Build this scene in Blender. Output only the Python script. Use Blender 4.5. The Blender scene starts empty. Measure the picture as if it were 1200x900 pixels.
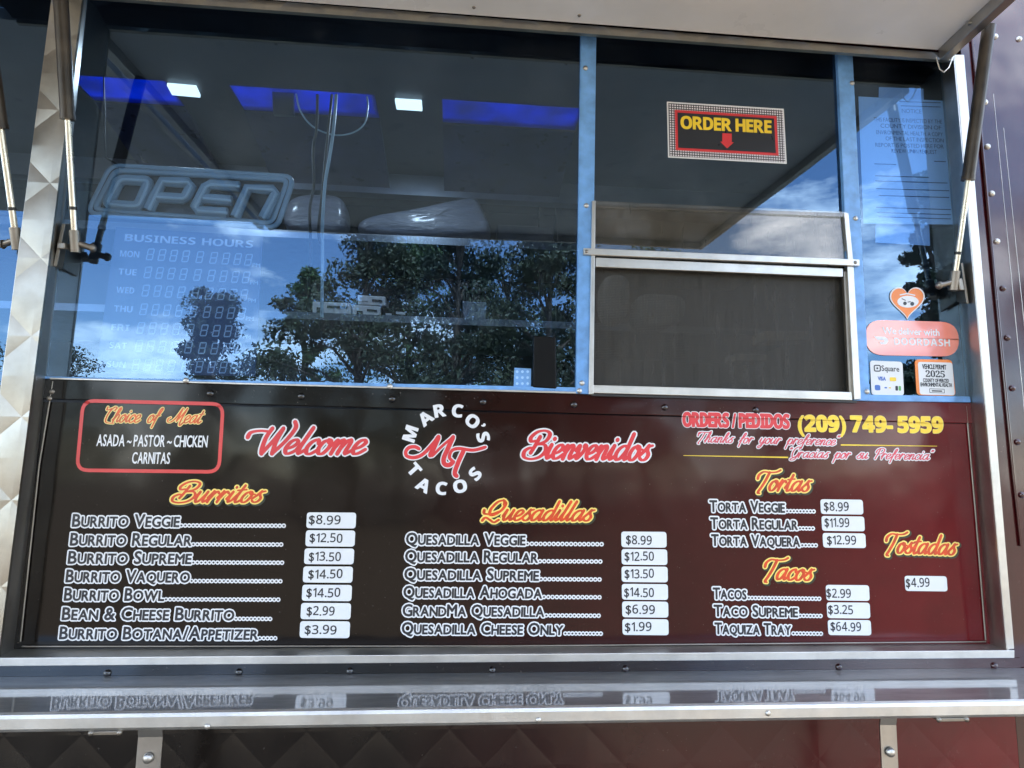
import bpy, bmesh, math, random
import numpy as np
from mathutils import Vector, Matrix
from mathutils.geometry import delaunay_2d_cdt
random.seed(7)
S = bpy.context.scene
COL = S.collection
R = math.radians

# ------------------------------------------------------------------ camera
F = 740.0                                   # focal length in pixels of the 1200x900 frame
YAW, PITCH, ROLL = R(4.76), R(7.67), R(1.02)
CAM = Vector((0, 0, 1.65))
cy, sy, cp, sp, cr, sr = math.cos(YAW), math.sin(YAW), math.cos(PITCH), math.sin(PITCH), math.cos(ROLL), math.sin(ROLL)
FWD = Vector((sy * cp, cy * cp, sp)); R0 = Vector((cy, -sy, 0)); U0 = R0.cross(FWD)
RGT = R0 * cr + U0 * sr; UPV = U0 * cr - R0 * sr
cd = bpy.data.cameras.new('camera'); cam = bpy.data.objects.new('camera', cd); COL.objects.link(cam)
cam.matrix_world = Matrix(((RGT.x, UPV.x, -FWD.x, CAM.x), (RGT.y, UPV.y, -FWD.y, CAM.y), (RGT.z, UPV.z, -FWD.z, CAM.z), (0, 0, 0, 1)))
cd.sensor_width = 36; cd.lens = F / 1200 * 36; cd.clip_start = 0.02; cd.clip_end = 2000
S.camera = cam

# ------------------------------------------------------------------ sky, sun, exposure
SUN_EL, SUN_ROT = 62, 25
w = bpy.data.worlds.new('World'); S.world = w; w.use_nodes = True
nt = w.node_tree; bg = nt.nodes['Background']; bg.inputs['Strength'].default_value = 0.15
sky = nt.nodes.new('ShaderNodeTexSky'); sky.sky_type = 'NISHITA'; sky.sun_disc = False
sky.sun_elevation = R(SUN_EL); sky.sun_rotation = R(SUN_ROT); sky.air_density = 1.0; sky.dust_density = 0.3; sky.ozone_density = 3.0
tc = nt.nodes.new('ShaderNodeTexCoord')
mp = nt.nodes.new('ShaderNodeMapping'); mp.inputs['Scale'].default_value = (1, 1, 2.6); mp.inputs['Location'].default_value = (3.35, 0.1, 3.2)
nz = nt.nodes.new('ShaderNodeTexNoise'); nz.inputs['Scale'].default_value = 3.4; nz.inputs['Detail'].default_value = 9; nz.inputs['Roughness'].default_value = 0.62
rp = nt.nodes.new('ShaderNodeValToRGB'); rp.color_ramp.elements[0].position = 0.49; rp.color_ramp.elements[1].position = 0.70
mx = nt.nodes.new('ShaderNodeMixRGB'); mx.inputs[2].default_value = (14, 14.2, 14.5, 1)
nt.links.new(tc.outputs['Generated'], mp.inputs[0]); nt.links.new(mp.outputs[0], nz.inputs['Vector'])
nt.links.new(nz.outputs['Fac'], rp.inputs[0]); nt.links.new(rp.outputs[0], mx.inputs[0])
nt.links.new(sky.outputs[0], mx.inputs[1]); nt.links.new(mx.outputs[0], bg.inputs['Color'])
sd = bpy.data.lights.new('sun', 'SUN'); sd.energy = 4.2; sd.angle = R(0.53); sd.color = (1, 0.95, 0.88)
so = bpy.data.objects.new('sun', sd); COL.objects.link(so)
sdir = Vector((math.sin(R(SUN_ROT)) * math.cos(R(SUN_EL)), math.cos(R(SUN_ROT)) * math.cos(R(SUN_EL)), math.sin(R(SUN_EL))))
so.rotation_euler = sdir.to_track_quat('Z', 'Y').to_euler(); so.location = sdir * 30
S.view_settings.view_transform = 'Standard'; S.view_settings.look = 'None'; S.view_settings.gamma = 1
S.view_settings.exposure = 2.32
S.cycles.max_bounces = 10; S.cycles.transparent_max_bounces = 16; S.cycles.glossy_bounces = 5; S.cycles.sample_clamp_indirect = 4

# ------------------------------------------------------------------ geometry helpers
def P(x, y, Y):
    """World point on the plane at depth Y that is seen at photo pixel x, y."""
    d = RGT * ((x - 600) / F) - UPV * ((y - 450) / F) + FWD
    return CAM + d * (Y / d.y)
def proj(p):
    d = p - CAM; k = d.dot(FWD)
    return (600 + F * d.dot(RGT) / k, 450 - F * d.dot(UPV) / k)
def up_px(x, y, Y=1.7):
    a = P(x, y, Y); b = proj(a + Vector((0, 0, 0.05))); L = y - b[1]
    return ((b[0] - x) / L, -1.0)
def scale_px(Y): return Y / F

WLOC = {}
def parent_to(o, par):
    if par is not None:
        o.parent = par; o.matrix_parent_inverse = Matrix.Translation(-WLOC.get(par.name, Vector()))
def tag(o, label=None, cat=None, group=None, kind=None):
    if label: o['label'] = label
    if cat: o['category'] = cat
    if group: o['group'] = group
    if kind: o['kind'] = kind
    return o
def empty(name, loc, label, cat, group=None):
    o = bpy.data.objects.new(name, None); COL.objects.link(o); o.location = loc; o.empty_display_size = 0.1
    WLOC[o.name] = Vector(loc); return tag(o, label, cat, group)
class MB:
    """Collects geometry for ONE mesh object."""
    def __init__(s): s.v = []; s.f = []; s.m = []; s.smooth = []
    def face(s, pts, mi=0, sm=False):
        n = len(s.v); s.v += [tuple(p) for p in pts]; s.f.append(tuple(range(n, n + len(pts)))); s.m.append(mi); s.smooth.append(sm); return s
    def add(s, vs, fs, mi=0, sm=False):
        n = len(s.v); s.v += [tuple(p) for p in vs]
        for f in fs: s.f.append(tuple(i + n for i in f)); s.m.append(mi); s.smooth.append(sm)
        return s
    def box(s, lo, hi, mi=0):
        x0, y0, z0 = lo; x1, y1, z1 = hi
        return s.add([(x0, y0, z0), (x1, y0, z0), (x1, y1, z0), (x0, y1, z0), (x0, y0, z1), (x1, y0, z1), (x1, y1, z1), (x0, y1, z1)],
              [(0, 1, 2, 3), (7, 6, 5, 4), (0, 4, 5, 1), (1, 5, 6, 2), (2, 6, 7, 3), (3, 7, 4, 0)], mi)
    def prism(s, pts, dvec, mi=0):
        n = len(pts); a = [Vector(p) for p in pts]; b = [p + Vector(dvec) for p in a]
        s.add(a + b, [tuple(range(n)), tuple(range(2 * n - 1, n - 1, -1))] + [(i, i + n, (i + 1) % n + n, (i + 1) % n) for i in range(n)], mi); return s
    def pp(s, px, Y, depth, mi=0):
        """Slab: pixel outline on the front plane Y, going depth back."""
        return s.prism([P(x, y, Y) for x, y in px], (0, depth, 0), mi)
    def tube(s, pts, r, n=10, mi=0, r2=None, cap=True):
        pts = [Vector(p) for p in pts]; rings = []
        prev = None
        for i, p in enumerate(pts):
            t = (pts[min(i + 1, len(pts) - 1)] - pts[max(i - 1, 0)]).normalized()
            if prev is None:
                a = t.orthogonal().normalized()
            else:
                a = (prev - t * prev.dot(t)).normalized()
            prev = a; b = t.cross(a)
            rr = r if r2 is None else r + (r2 - r) * i / max(1, len(pts) - 1)
            rings.append([p + (a * math.cos(2 * math.pi * k / n) + b * math.sin(2 * math.pi * k / n)) * rr for k in range(n)])
        vs = [q for g in rings for q in g]; fs = []
        for i in range(len(pts) - 1):
            for k in range(n):
                fs.append((i * n + k, i * n + (k + 1) % n, (i + 1) * n + (k + 1) % n, (i + 1) * n + k))
        s.add(vs, fs, mi, True)
        if cap:
            s.face(rings[0][::-1], mi); s.face(rings[-1], mi)
        return s
    def dome(s, c, r, h, nrm=(0, -1, 0), mi=0, n=12):
        nv = Vector(nrm).normalized(); a = nv.orthogonal().normalized(); b = nv.cross(a); c = Vector(c)
        vs = []; rows = 4
        for j in range(rows):
            t = j / rows * math.pi / 2
            for k in range(n):
                an = 2 * math.pi * k / n
                vs.append(c + (a * math.cos(an) + b * math.sin(an)) * r * math.cos(t) + nv * h * math.sin(t))
        vs.append(c + nv * h); fs = []
        for j in range(rows - 1):
            for k in range(n): fs.append((j * n + k, j * n + (k + 1) % n, (j + 1) * n + (k + 1) % n, (j + 1) * n + k))
        for k in range(n): fs.append(((rows - 1) * n + k, (rows - 1) * n + (k + 1) % n, rows * n))
        return s.add(vs, fs, mi, True)
    def build(s, name, mats, parent=None, bevel=0, top=None, segs=2):
        if not isinstance(mats, (list, tuple)): mats = [mats]
        me = bpy.data.meshes.new(name); me.from_pydata(s.v, [], s.f); me.validate()
        if len(me.polygons) == len(s.f):
            me.polygons.foreach_set('material_index', s.m); me.polygons.foreach_set('use_smooth', s.smooth)
        for m in mats: me.materials.append(m)
        bm = bmesh.new(); bm.from_mesh(me); bmesh.ops.recalc_face_normals(bm, faces=bm.faces); bm.to_mesh(me); bm.free()
        o = bpy.data.objects.new(name, me); COL.objects.link(o)
        if bevel:
            md = o.modifiers.new('bevel', 'BEVEL'); md.width = bevel; md.segments = segs; md.limit_method = 'ANGLE'; md.angle_limit = R(40)
        if parent is not None: parent_to(o, parent)
        elif top is not None:
            c = Vector(top); me.transform(Matrix.Translation(-c)); o.location = c; WLOC[o.name] = c
        return o
def centre(px, Y): 
    return P(sum(p[0] for p in px) / len(px), max(p[1] for p in px), Y)

# ------------------------------------------------------------------ materials
def newmat(name):
    m = bpy.data.materials.new(name); m.use_nodes = True; return m, m.node_tree, m.node_tree.nodes['Principled BSDF']
def vmath(nt, op, a, b=None):
    n = nt.nodes.new('ShaderNodeMath'); n.operation = op
    for i, q in enumerate((a, b)):
        if q is None: continue
        if isinstance(q, (int, float)): n.inputs[i].default_value = q
        else: nt.links.new(q, n.inputs[i])
    return n.outputs[0]
def ramp(nt, fac, stops):
    r = nt.nodes.new('ShaderNodeValToRGB'); e = r.color_ramp.elements
    while len(e) < len(stops): e.new(0.5)
    for q, (p, c) in zip(e, stops): q.position = p; q.color = (*c, 1)
    nt.links.new(fac, r.inputs[0]); return r.outputs[0]
def coords(nt, scale=(1, 1, 1)):
    g = nt.nodes.new('ShaderNodeNewGeometry'); mpn = nt.nodes.new('ShaderNodeMapping'); mpn.inputs['Scale'].default_value = scale
    nt.links.new(g.outputs['Position'], mpn.inputs[0]); return mpn.outputs[0], g.outputs['Position']
def noise(nt, vec, scale, detail=4, rough=0.55):
    n = nt.nodes.new('ShaderNodeTexNoise'); n.inputs['Scale'].default_value = scale; n.inputs['Detail'].default_value = detail; n.inputs['Roughness'].default_value = rough
    nt.links.new(vec, n.inputs['Vector']); return n.outputs['Fac']
def bump(nt, b, h, strength, dist):
    n = nt.nodes.new('ShaderNodeBump'); n.inputs['Strength'].default_value = strength; n.inputs['Distance'].default_value = dist
    nt.links.new(h, n.inputs['Height']); nt.links.new(n.outputs[0], b.inputs['Normal'])
def paint(name, col, rough=0.5, var=0.12, metal=0.0, scale=9, spec=0.5, coat=0.0, rvar=0.15):
    m, nt, b = newmat(name); v, _ = coords(nt); f = noise(nt, v, scale, 6)
    lo = tuple(max(0, c * (1 - var)) for c in col); hi = tuple(c * (1 + var) for c in col)
    nt.links.new(ramp(nt, f, [(0.3, lo), (0.7, hi)]), b.inputs['Base Color'])
    r = nt.nodes.new('ShaderNodeMapRange'); r.inputs[3].default_value = max(0.02, rough - rvar * rough * 2); r.inputs[4].default_value = rough + rvar * rough * 2
    nt.links.new(noise(nt, v, scale * 1.7, 5), r.inputs[0]); nt.links.new(r.outputs[0], b.inputs['Roughness'])
    b.inputs['Metallic'].default_value = metal; b.inputs['Specular IOR Level'].default_value = spec; b.inputs['Coat Weight'].default_value = coat
    return m
def diamond_height(nt, pos, s, ox=0.0, oz=0.0):
    sep = nt.nodes.new('ShaderNodeSeparateXYZ'); nt.links.new(pos, sep.inputs[0])
    x = vmath(nt, 'ADD', sep.outputs[0], ox); z = vmath(nt, 'ADD', sep.outputs[2], oz)
    def cell(q): return vmath(nt, 'ABSOLUTE', vmath(nt, 'MULTIPLY', vmath(nt, 'SUBTRACT', vmath(nt, 'FRACT', vmath(nt, 'DIVIDE', q, s)), 0.5), 2.0))
    a = cell(vmath(nt, 'ADD', x, z)); b = cell(vmath(nt, 'SUBTRACT', x, z))
    mx_ = vmath(nt, 'MAXIMUM', a, b)
    return vmath(nt, 'SUBTRACT', 1.0, vmath(nt, 'POWER', mx_, 2.2)), mx_
def steel(name, base=(0.62, 0.61, 0.59), rough=0.26, brushed=(3, 3, 160), bstr=0.01, quilt=0, qdist=0.006, ox=0, oz=0, wavy=0.0015):
    m, nt, b = newmat(name); v, pos = coords(nt); vb, _ = coords(nt, brushed)
    f = noise(nt, v, 7, 7, 0.65)
    nt.links.new(ramp(nt, f, [(0.28, tuple(c * 0.72 for c in base)), (0.62, base)]), b.inputs['Base Color'])
    b.inputs['Metallic'].default_value = 1
    r = nt.nodes.new('ShaderNodeMapRange'); r.inputs[3].default_value = rough * 0.7; r.inputs[4].default_value = rough * 1.5
    nt.links.new(noise(nt, v, 16, 6, 0.7), r.inputs[0]); nt.links.new(r.outputs[0], b.inputs['Roughness'])
    h = vmath(nt, 'MULTIPLY', noise(nt, vb, 5, 3), bstr * 0.01)
    if quilt:
        q, _m = diamond_height(nt, pos, quilt, ox, oz); h = vmath(nt, 'ADD', h, vmath(nt, 'MULTIPLY', q, qdist))
    h = vmath(nt, 'ADD', h, vmath(nt, 'MULTIPLY', noise(nt, v, 5, 2), wavy))
    bump(nt, b, h, 1.0, 1.0); return m
def truck_paint(name, rough=0.1, quilt=0, wave=0.0015, k=1.0, spec=0.5):
    """Truck wrap that fades from black at its rear to maroon at the front."""
    m, nt, b = newmat(name); v, pos = coords(nt); sep = nt.nodes.new('ShaderNodeSeparateXYZ'); nt.links.new(pos, sep.inputs[0])
    r = nt.nodes.new('ShaderNodeMapRange'); r.inputs[1].default_value = -1.4; r.inputs[2].default_value = 1.6; nt.links.new(sep.outputs[0], r.inputs[0])
    c = ramp(nt, r.outputs[0], [(0.0, (0.004 * k, 0.003 * k, 0.0025 * k)), (0.42, (0.007 * k, 0.004 * k, 0.003 * k)), (0.75, (0.050 * k, 0.006 * k, 0.006 * k)), (1.0, (0.150 * k, 0.006 * k, 0.010 * k))])
    mm = nt.nodes.new('ShaderNodeMixRGB'); mm.blend_type = 'MULTIPLY'; mm.inputs[0].default_value = 1
    nt.links.new(c, mm.inputs[1]); nt.links.new(ramp(nt, noise(nt, v, 8, 6), [(0.3, (0.75, 0.75, 0.75)), (0.7, (1, 1, 1))]), mm.inputs[2]); sk = nt.nodes.new('ShaderNodeMixRGB'); sk.inputs[2].default_value = (0.16, 0.14, 0.12, 1)
    nt.links.new(vmath(nt, 'MULTIPLY', ramp(nt, noise(nt, v, 150, 2), [(0.70, (0, 0, 0)), (0.76, (1, 1, 1))]), 0.6), sk.inputs[0]); nt.links.new(mm.outputs[0], sk.inputs[1]); nt.links.new(sk.outputs[0], b.inputs['Base Color'])
    rr = nt.nodes.new('ShaderNodeMapRange'); rr.inputs[3].default_value = rough * 0.7; rr.inputs[4].default_value = rough * 1.6
    nt.links.new(noise(nt, v, 6, 8, 0.7), rr.inputs[0]); nt.links.new(rr.outputs[0], b.inputs['Roughness'])
    h = vmath(nt, 'MULTIPLY', noise(nt, v, 3.2, 2), wave * 3)
    if quilt:
        q, _m = diamond_height(nt, pos, quilt); h = vmath(nt, 'ADD', h, vmath(nt, 'MULTIPLY', q, 0.0014))
    bump(nt, b, h, 1.0, 1.0); b.inputs['Specular IOR Level'].default_value = spec
    return m
def glass_mat(name, refl=0.10, tint=(0.78, 0.85, 0.93), rtint=(0.46, 0.71, 1.0), smear=0.02):
    m = bpy.data.materials.new(name); m.use_nodes = True; nt = m.node_tree; nt.nodes.clear()
    out = nt.nodes.new('ShaderNodeOutputMaterial'); mixn = nt.nodes.new('ShaderNodeMixShader'); t = nt.nodes.new('ShaderNodeBsdfTransparent'); g = nt.nodes.new('ShaderNodeBsdfGlossy')
    t.inputs[0].default_value = (*tint, 1); g.inputs['Color'].default_value = (*rtint, 1); g.inputs['Roughness'].default_value = 0.0
    v, _ = coords(nt); lw = nt.nodes.new('ShaderNodeFresnel'); lw.inputs[0].default_value = 1.5
    gb = nt.nodes.new('ShaderNodeNewGeometry'); fac = vmath(nt, 'MULTIPLY', vmath(nt, 'ADD', vmath(nt, 'MULTIPLY', lw.outputs[0], 1.35), refl), vmath(nt, 'SUBTRACT', 1.0, gb.outputs['Backfacing']))
    dirt = ramp(nt, noise(nt, v, 5, 8, 0.7), [(0.45, (0, 0, 0)), (0.8, (1, 1, 1))])
    d = nt.nodes.new('ShaderNodeBsdfDiffuse'); d.inputs[0].default_value = (0.55, 0.58, 0.62, 1)
    m2 = nt.nodes.new('ShaderNodeMixShader')
    nt.links.new(fac, mixn.inputs[0]); nt.links.new(t.outputs[0], mixn.inputs[1]); nt.links.new(g.outputs[0], mixn.inputs[2])
    nt.links.new(vmath(nt, 'MULTIPLY', dirt, smear), m2.inputs[0]); nt.links.new(mixn.outputs[0], m2.inputs[1]); nt.links.new(d.outputs[0], m2.inputs[2])
    nt.links.new(m2.outputs[0], out.inputs[0])
    bn = nt.nodes.new('ShaderNodeBump'); bn.inputs['Strength'].default_value = 1; bn.inputs['Distance'].default_value = 1
    nt.links.new(vmath(nt, 'MULTIPLY', noise(nt, v, 2.2, 1), 0.0012), bn.inputs['Height']); nt.links.new(bn.outputs[0], g.inputs['Normal'])
    return m

M = {}
M['panel'] = truck_paint('menu panel vinyl', 0.085, spec=0.27)
M['skin'] = truck_paint('truck skin paint', 0.12, k=0.30, spec=0.85)
M['skin_quilt'] = truck_paint('quilted skin paint', 0.22, quilt=0.17, k=1.15)
M['steel'] = steel('stainless steel', (0.5, 0.49, 0.47), 0.3, wavy=0.003)
M['steel_post'] = steel('quilted stainless', (0.40, 0.37, 0.315), 0.34, quilt=0.20, qdist=0.0042, ox=0.06, oz=0.045)
def shelf_mat():
    m = steel('polished counter steel', (0.42, 0.43, 0.46), 0.055, (3, 3, 3), 0.0, wavy=0.0002); nt = m.node_tree; b = nt.nodes['Principled BSDF']; out = nt.nodes['Material Output']
    g = nt.nodes.new('ShaderNodeBsdfPrincipled'); g.inputs['Metallic'].default_value = 1; v, _ = coords(nt, (1, 6, 1))
    nt.links.new(ramp(nt, noise(nt, v, 9, 8, 0.7), [(0.3, (0.62, 0.61, 0.60)), (0.7, (0.82, 0.81, 0.79))]), g.inputs['Base Color']); g.inputs['Roughness'].default_value = 0.55
    mix = nt.nodes.new('ShaderNodeMixShader'); r = nt.nodes.new('ShaderNodeMapRange'); r.inputs[3].default_value = 0.16; r.inputs[4].default_value = 0.46
    nt.links.new(noise(nt, v, 4, 7, 0.7), r.inputs[0]); nt.links.new(r.outputs[0], mix.inputs[0]); nt.links.new(b.outputs[0], mix.inputs[1]); nt.links.new(g.outputs[0], mix.inputs[2]); nt.links.new(mix.outputs[0], out.inputs[0])
    return m
M['steel_shelf'] = shelf_mat()
M['alu'] = steel('aluminium trim', (0.60, 0.575, 0.53), 0.36, wavy=0.003)
M['signface'] = M['alu']
M['lip'] = steel('brushed lip steel', (0.72, 0.71, 0.68), 0.45, wavy=0.001)
M['darksteel'] = steel('weathered bracket steel', (0.30, 0.27, 0.23), 0.42)
M['white'] = paint('white hatch paint', (0.74, 0.725, 0.70), 0.30, 0.06, scale=5)
M['bluefilm'] = paint('blue protective film', (0.15, 0.34, 0.66), 0.35, 0.25, scale=22)
M['black'] = paint('black rubber', (0.018, 0.017, 0.016), 0.45, 0.3)
M['strut'] = paint('worn strut paint', (0.045, 0.034, 0.024), 0.38, 0.5, scale=14, metal=0.3)
M['rod'] = paint('strut rod', (0.62, 0.57, 0.47), 0.28, 0.15, metal=0.85)
M['glass'] = glass_mat('window glass', 0.085, smear=0.022)
M['glass2'] = glass_mat('acrylic pane', 0.015, (0.86, 0.86, 0.82), (0.95, 0.97, 1), smear=0.10)
M['dark_int'] = paint('interior dark panel', (0.020, 0.023, 0.030), 0.5, 0.2)
M['int_grey'] = paint('interior grey panel', (0.035, 0.038, 0.046), 0.4, 0.2, metal=0.3)
M['int_steel'] = steel('interior steel', (0.22, 0.25, 0.30), 0.34)
M['int_rail'] = M['int_steel']
M['navy'] = paint('hood filter steel', (0.03, 0.04, 0.12), 0.3, 0.3, metal=0.5)
M['wtext'] = paint('white vinyl', (0.70, 0.70, 0.70), 0.35, 0.03)
M['dtext'] = paint('dark vinyl', (0.012, 0.014, 0.020), 0.3, 0.2)
M['red'] = paint('red vinyl', (0.62, 0.035, 0.04), 0.35, 0.1)
M['orange'] = paint('orange vinyl', (0.62, 0.10, 0.015), 0.35, 0.25, scale=40)
M['yellow'] = paint('yellow vinyl', (0.85, 0.58, 0.03), 0.35, 0.08)
M['creamy'] = paint('cream yellow vinyl', (0.86, 0.66, 0.16), 0.35, 0.06)
M['redor'] = paint('red orange vinyl', (0.60, 0.055, 0.008), 0.35, 0.3, scale=60)
M['paley'] = paint('pale yellow vinyl', (0.85, 0.70, 0.25), 0.35, 0.08)
M['boxred'] = paint('red outline vinyl', (0.60, 0.05, 0.045), 0.35, 0.08)
M['shadowv'] = paint('dark green outline vinyl', (0.012, 0.022, 0.010), 0.35, 0.2)
M['pinkred'] = paint('faded red vinyl', (0.60, 0.06, 0.09), 0.35, 0.15)
M['label'] = paint('white label stock', (0.68, 0.69, 0.69), 0.4, 0.03)
M['stickor'] = paint('orange sticker', (0.80, 0.22, 0.03), 0.3, 0.08)
M['stickdd'] = paint('orange red sticker', (0.70, 0.115, 0.05), 0.16, 0.12, spec=1.0, coat=1.0)
M['bluet'] = paint('blue print', (0.05, 0.14, 0.45), 0.4, 0.1)
M['greent'] = paint('green print', (0.10, 0.35, 0.08), 0.4, 0.1)
M['goldt'] = paint('gold print', (0.80, 0.55, 0.03), 0.4, 0.1)
M['paper'] = paint('notice paper', (0.36, 0.58, 0.84), 0.5, 0.05)
M['paper2'] = paint('notice paper pale', (0.30, 0.50, 0.80), 0.5, 0.05)
M['ink'] = paint('notice ink', (0.03, 0.06, 0.14), 0.5, 0.05)
M['tube'] = paint('unlit sign tube', (0.20, 0.31, 0.40), 0.35, 0.10)
M['tube_hl'] = paint('painted tube highlight', (0.34, 0.47, 0.56), 0.3, 0.08)  # lighter tone that paints the highlight along the OPEN letters
M['sign_dark'] = paint('sign face and shade sheet', (0.015, 0.018, 0.024), 0.3, 0.1)  # order sign's black field, and the added dark sheet behind OPEN
M['hours'] = paint('hours board acrylic', (0.020, 0.036, 0.085), 0.3, 0.08)
M['hourst'] = paint('hours board print', (0.42, 0.52, 0.66), 0.4, 0.05)
M['hourst2'] = paint('hours board digits', (0.27, 0.37, 0.50), 0.4, 0.05)
M['card'] = paint('cardboard', (0.42, 0.36, 0.27), 0.7, 0.15)
M['whitebox'] = paint('white carton', (0.40, 0.42, 0.44), 0.5, 0.08)
M['blackbox'] = paint('black screen', (0.004, 0.004, 0.004), 0.5, 0.2, spec=0.15)
M['ccable'] = paint('pale blue cable', (0.35, 0.50, 0.60), 0.4, 0.08)
def plastic():
    m, nt, b = newmat('clear plastic wrap'); v, _ = coords(nt, (3, 3, 16)); f = noise(nt, v, 2.4, 4, 0.6)
    nt.links.new(ramp(nt, f, [(0.3, (0.09, 0.105, 0.14)), (0.7, (0.17, 0.19, 0.24))]), b.inputs['Base Color'])
    b.inputs['Roughness'].default_value = 0.3; b.inputs['Coat Weight'].default_value = 0.5; b.inputs['Coat Roughness'].default_value = 0.12
    bump(nt, b, f, 0.6, 0.03); return m
M['wrap'] = plastic()
def mesh_screen():
    m = bpy.data.materials.new('insect screen'); m.use_nodes = True; nt = m.node_tree; b = nt.nodes['Principled BSDF']
    out = nt.nodes['Material Output']; v, pos = coords(nt)
    b.inputs['Base Color'].default_value = (0.050, 0.046, 0.038, 1); b.inputs['Roughness'].default_value = 0.6
    sep = nt.nodes.new('ShaderNodeSeparateXYZ'); nt.links.new(pos, sep.inputs[0])
    def wires(q, pitch): return vmath(nt, 'GREATER_THAN', vmath(nt, 'FRACT', vmath(nt, 'DIVIDE', q, pitch)), 0.62)
    g = vmath(nt, 'MAXIMUM', wires(sep.outputs[0], 0.0043), wires(sep.outputs[2], 0.0047))
    vs, _ = coords(nt, (70, 1, 6)); st = noise(nt, vs, 1, 4, 0.7)
    blotch = noise(nt, v, 6, 4)
    fac = vmath(nt, 'ADD', vmath(nt, 'MULTIPLY', g, 0.30), vmath(nt, 'ADD', vmath(nt, 'MULTIPLY', st, 0.55), vmath(nt, 'MULTIPLY', blotch, 0.25)))
    t = nt.nodes.new('ShaderNodeBsdfTransparent'); t.inputs[0].default_value = (0.85, 0.82, 0.76, 1)
    mix = nt.nodes.new('ShaderNodeMixShader'); nt.links.new(fac, mix.inputs[0]); nt.links.new(t.outputs[0], mix.inputs[1]); nt.links.new(b.outputs[0], mix.inputs[2]); nt.links.new(mix.outputs[0], out.inputs[0])
    return m
M['screen'] = mesh_screen()
def halftone():
    m, nt, b = newmat('halftone dots print'); _, pos = coords(nt); sep = nt.nodes.new('ShaderNodeSeparateXYZ'); nt.links.new(pos, sep.inputs[0])
    def wave(q, p): return vmath(nt, 'ABSOLUTE', vmath(nt, 'SUBTRACT', vmath(nt, 'FRACT', vmath(nt, 'DIVIDE', q, p)), 0.5))
    p = 0.0075; xx = wave(sep.outputs[0], p); zz = wave(vmath(nt, 'ADD', sep.outputs[2], vmath(nt, 'MULTIPLY', sep.outputs[0], 0.0)), p)
    d = vmath(nt, 'GREATER_THAN', vmath(nt, 'MAXIMUM', xx, zz), 0.31)
    nt.links.new(ramp(nt, d, [(0.0, (0.72, 0.68, 0.72)), (1.0, (0.02, 0.02, 0.02))]), b.inputs['Base Color']); b.inputs['Roughness'].default_value = 0.4
    return m
M['dots'] = halftone()
def skylight_mat():
    m = bpy.data.materials.new('blue translucent skylight'); m.use_nodes = True; nt = m.node_tree; nt.nodes.clear()
    out = nt.nodes.new('ShaderNodeOutputMaterial'); t = nt.nodes.new('ShaderNodeBsdfTranslucent'); v, _ = coords(nt)
    nt.links.new(ramp(nt, noise(nt, v, 7, 4), [(0.25, (0.001, 0.030, 0.13)), (0.7, (0.002, 0.068, 0.34))]), t.inputs[0]); nt.links.new(t.outputs[0], out.inputs[0]); return m
M['skylight'] = skylight_mat()
def emis(name, c, s):
    m, nt, b = newmat(name); b.inputs['Emission Color'].default_value = (*c, 1); b.inputs['Emission Strength'].default_value = s; b.inputs['Base Color'].default_value = (0.8, 0.8, 0.8, 1); return m
M['led'] = emis('led lens', (0.72, 0.95, 1.0), 0.42)

# ------------------------------------------------------------------ lettering in photo-plane pixels, projected onto the real surfaces
GLY = {}
def glyph(ch):
    if ch in GLY: return GLY[ch]
    c = bpy.data.curves.new('g', 'FONT'); c.body = ch; c.resolution_u = 3; o = bpy.data.objects.new('g', c); COL.objects.link(o)
    bpy.context.view_layer.update(); dg = bpy.context.evaluated_depsgraph_get(); me = o.evaluated_get(dg).to_mesh()
    vs = [(q.co.x, q.co.y) for q in me.vertices]; fs = [tuple(p.vertices) for p in me.polygons]
    bpy.data.objects.remove(o); bpy.data.curves.remove(c)
    # weld
    key = {}; mapi = []; nv = []
    for q in vs:
        k = (round(q[0], 4), round(q[1], 4))
        if k not in key: key[k] = len(nv); nv.append(q)
        mapi.append(key[k])
    nf = [tuple(dict.fromkeys(mapi[i] for i in f)) for f in fs]; nf = [f for f in nf if len(f) > 2]
    cnt = {}
    for f in nf:
        for a, b in zip(f, f[1:] + f[:1]): cnt[(min(a, b), max(a, b))] = cnt.get((min(a, b), max(a, b)), 0) + 1
    bd = [e for e, n in cnt.items() if n == 1]
    xs = [q[0] for q in nv] or [0]
    GLY[ch] = (nv, nf, bd, min(xs), max(xs)); return GLY[ch]
def sansb(s):
    r = ''
    for ch in s:
        if 'A' <= ch <= 'Z': r += chr(0x1D5D4 + ord(ch) - 65)
        elif 'a' <= ch <= 'z': r += chr(0x1D5EE + ord(ch) - 97)
        elif '0' <= ch <= '9': r += chr(0x1D7EC + ord(ch) - 48)
        else: r += ch
    return r
def serifb(s): return ''.join(chr(0x1D7CE + ord(c) - 48) if c.isdigit() else c for c in s)
def layout(s, gap=0.10, space=0.34, small=None, jit=0.0):
    """Glyph run in units of the cap height: list of (verts, faces, boundary)."""
    capch = '𝗛' if any(ord(c) > 0x1D000 for c in s) else 'H'
    g = glyph(capch); cap = max(v[1] for v in g[0]); x = 0; out = []
    for ch in s:
        if ch == ' ': x += space; continue
        k = 1.0; c2 = ch
        if small and ch.islower(): k = small; c2 = ch.upper()
        nv, nf, bd, x0, x1 = glyph(c2); k /= cap; dy = random.uniform(-jit, jit)
        out.append(([((v[0] - x0) * k + x, v[1] * k + dy) for v in nv], nf, bd)); x += (x1 - x0) * k + gap
    return out, x - gap
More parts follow.
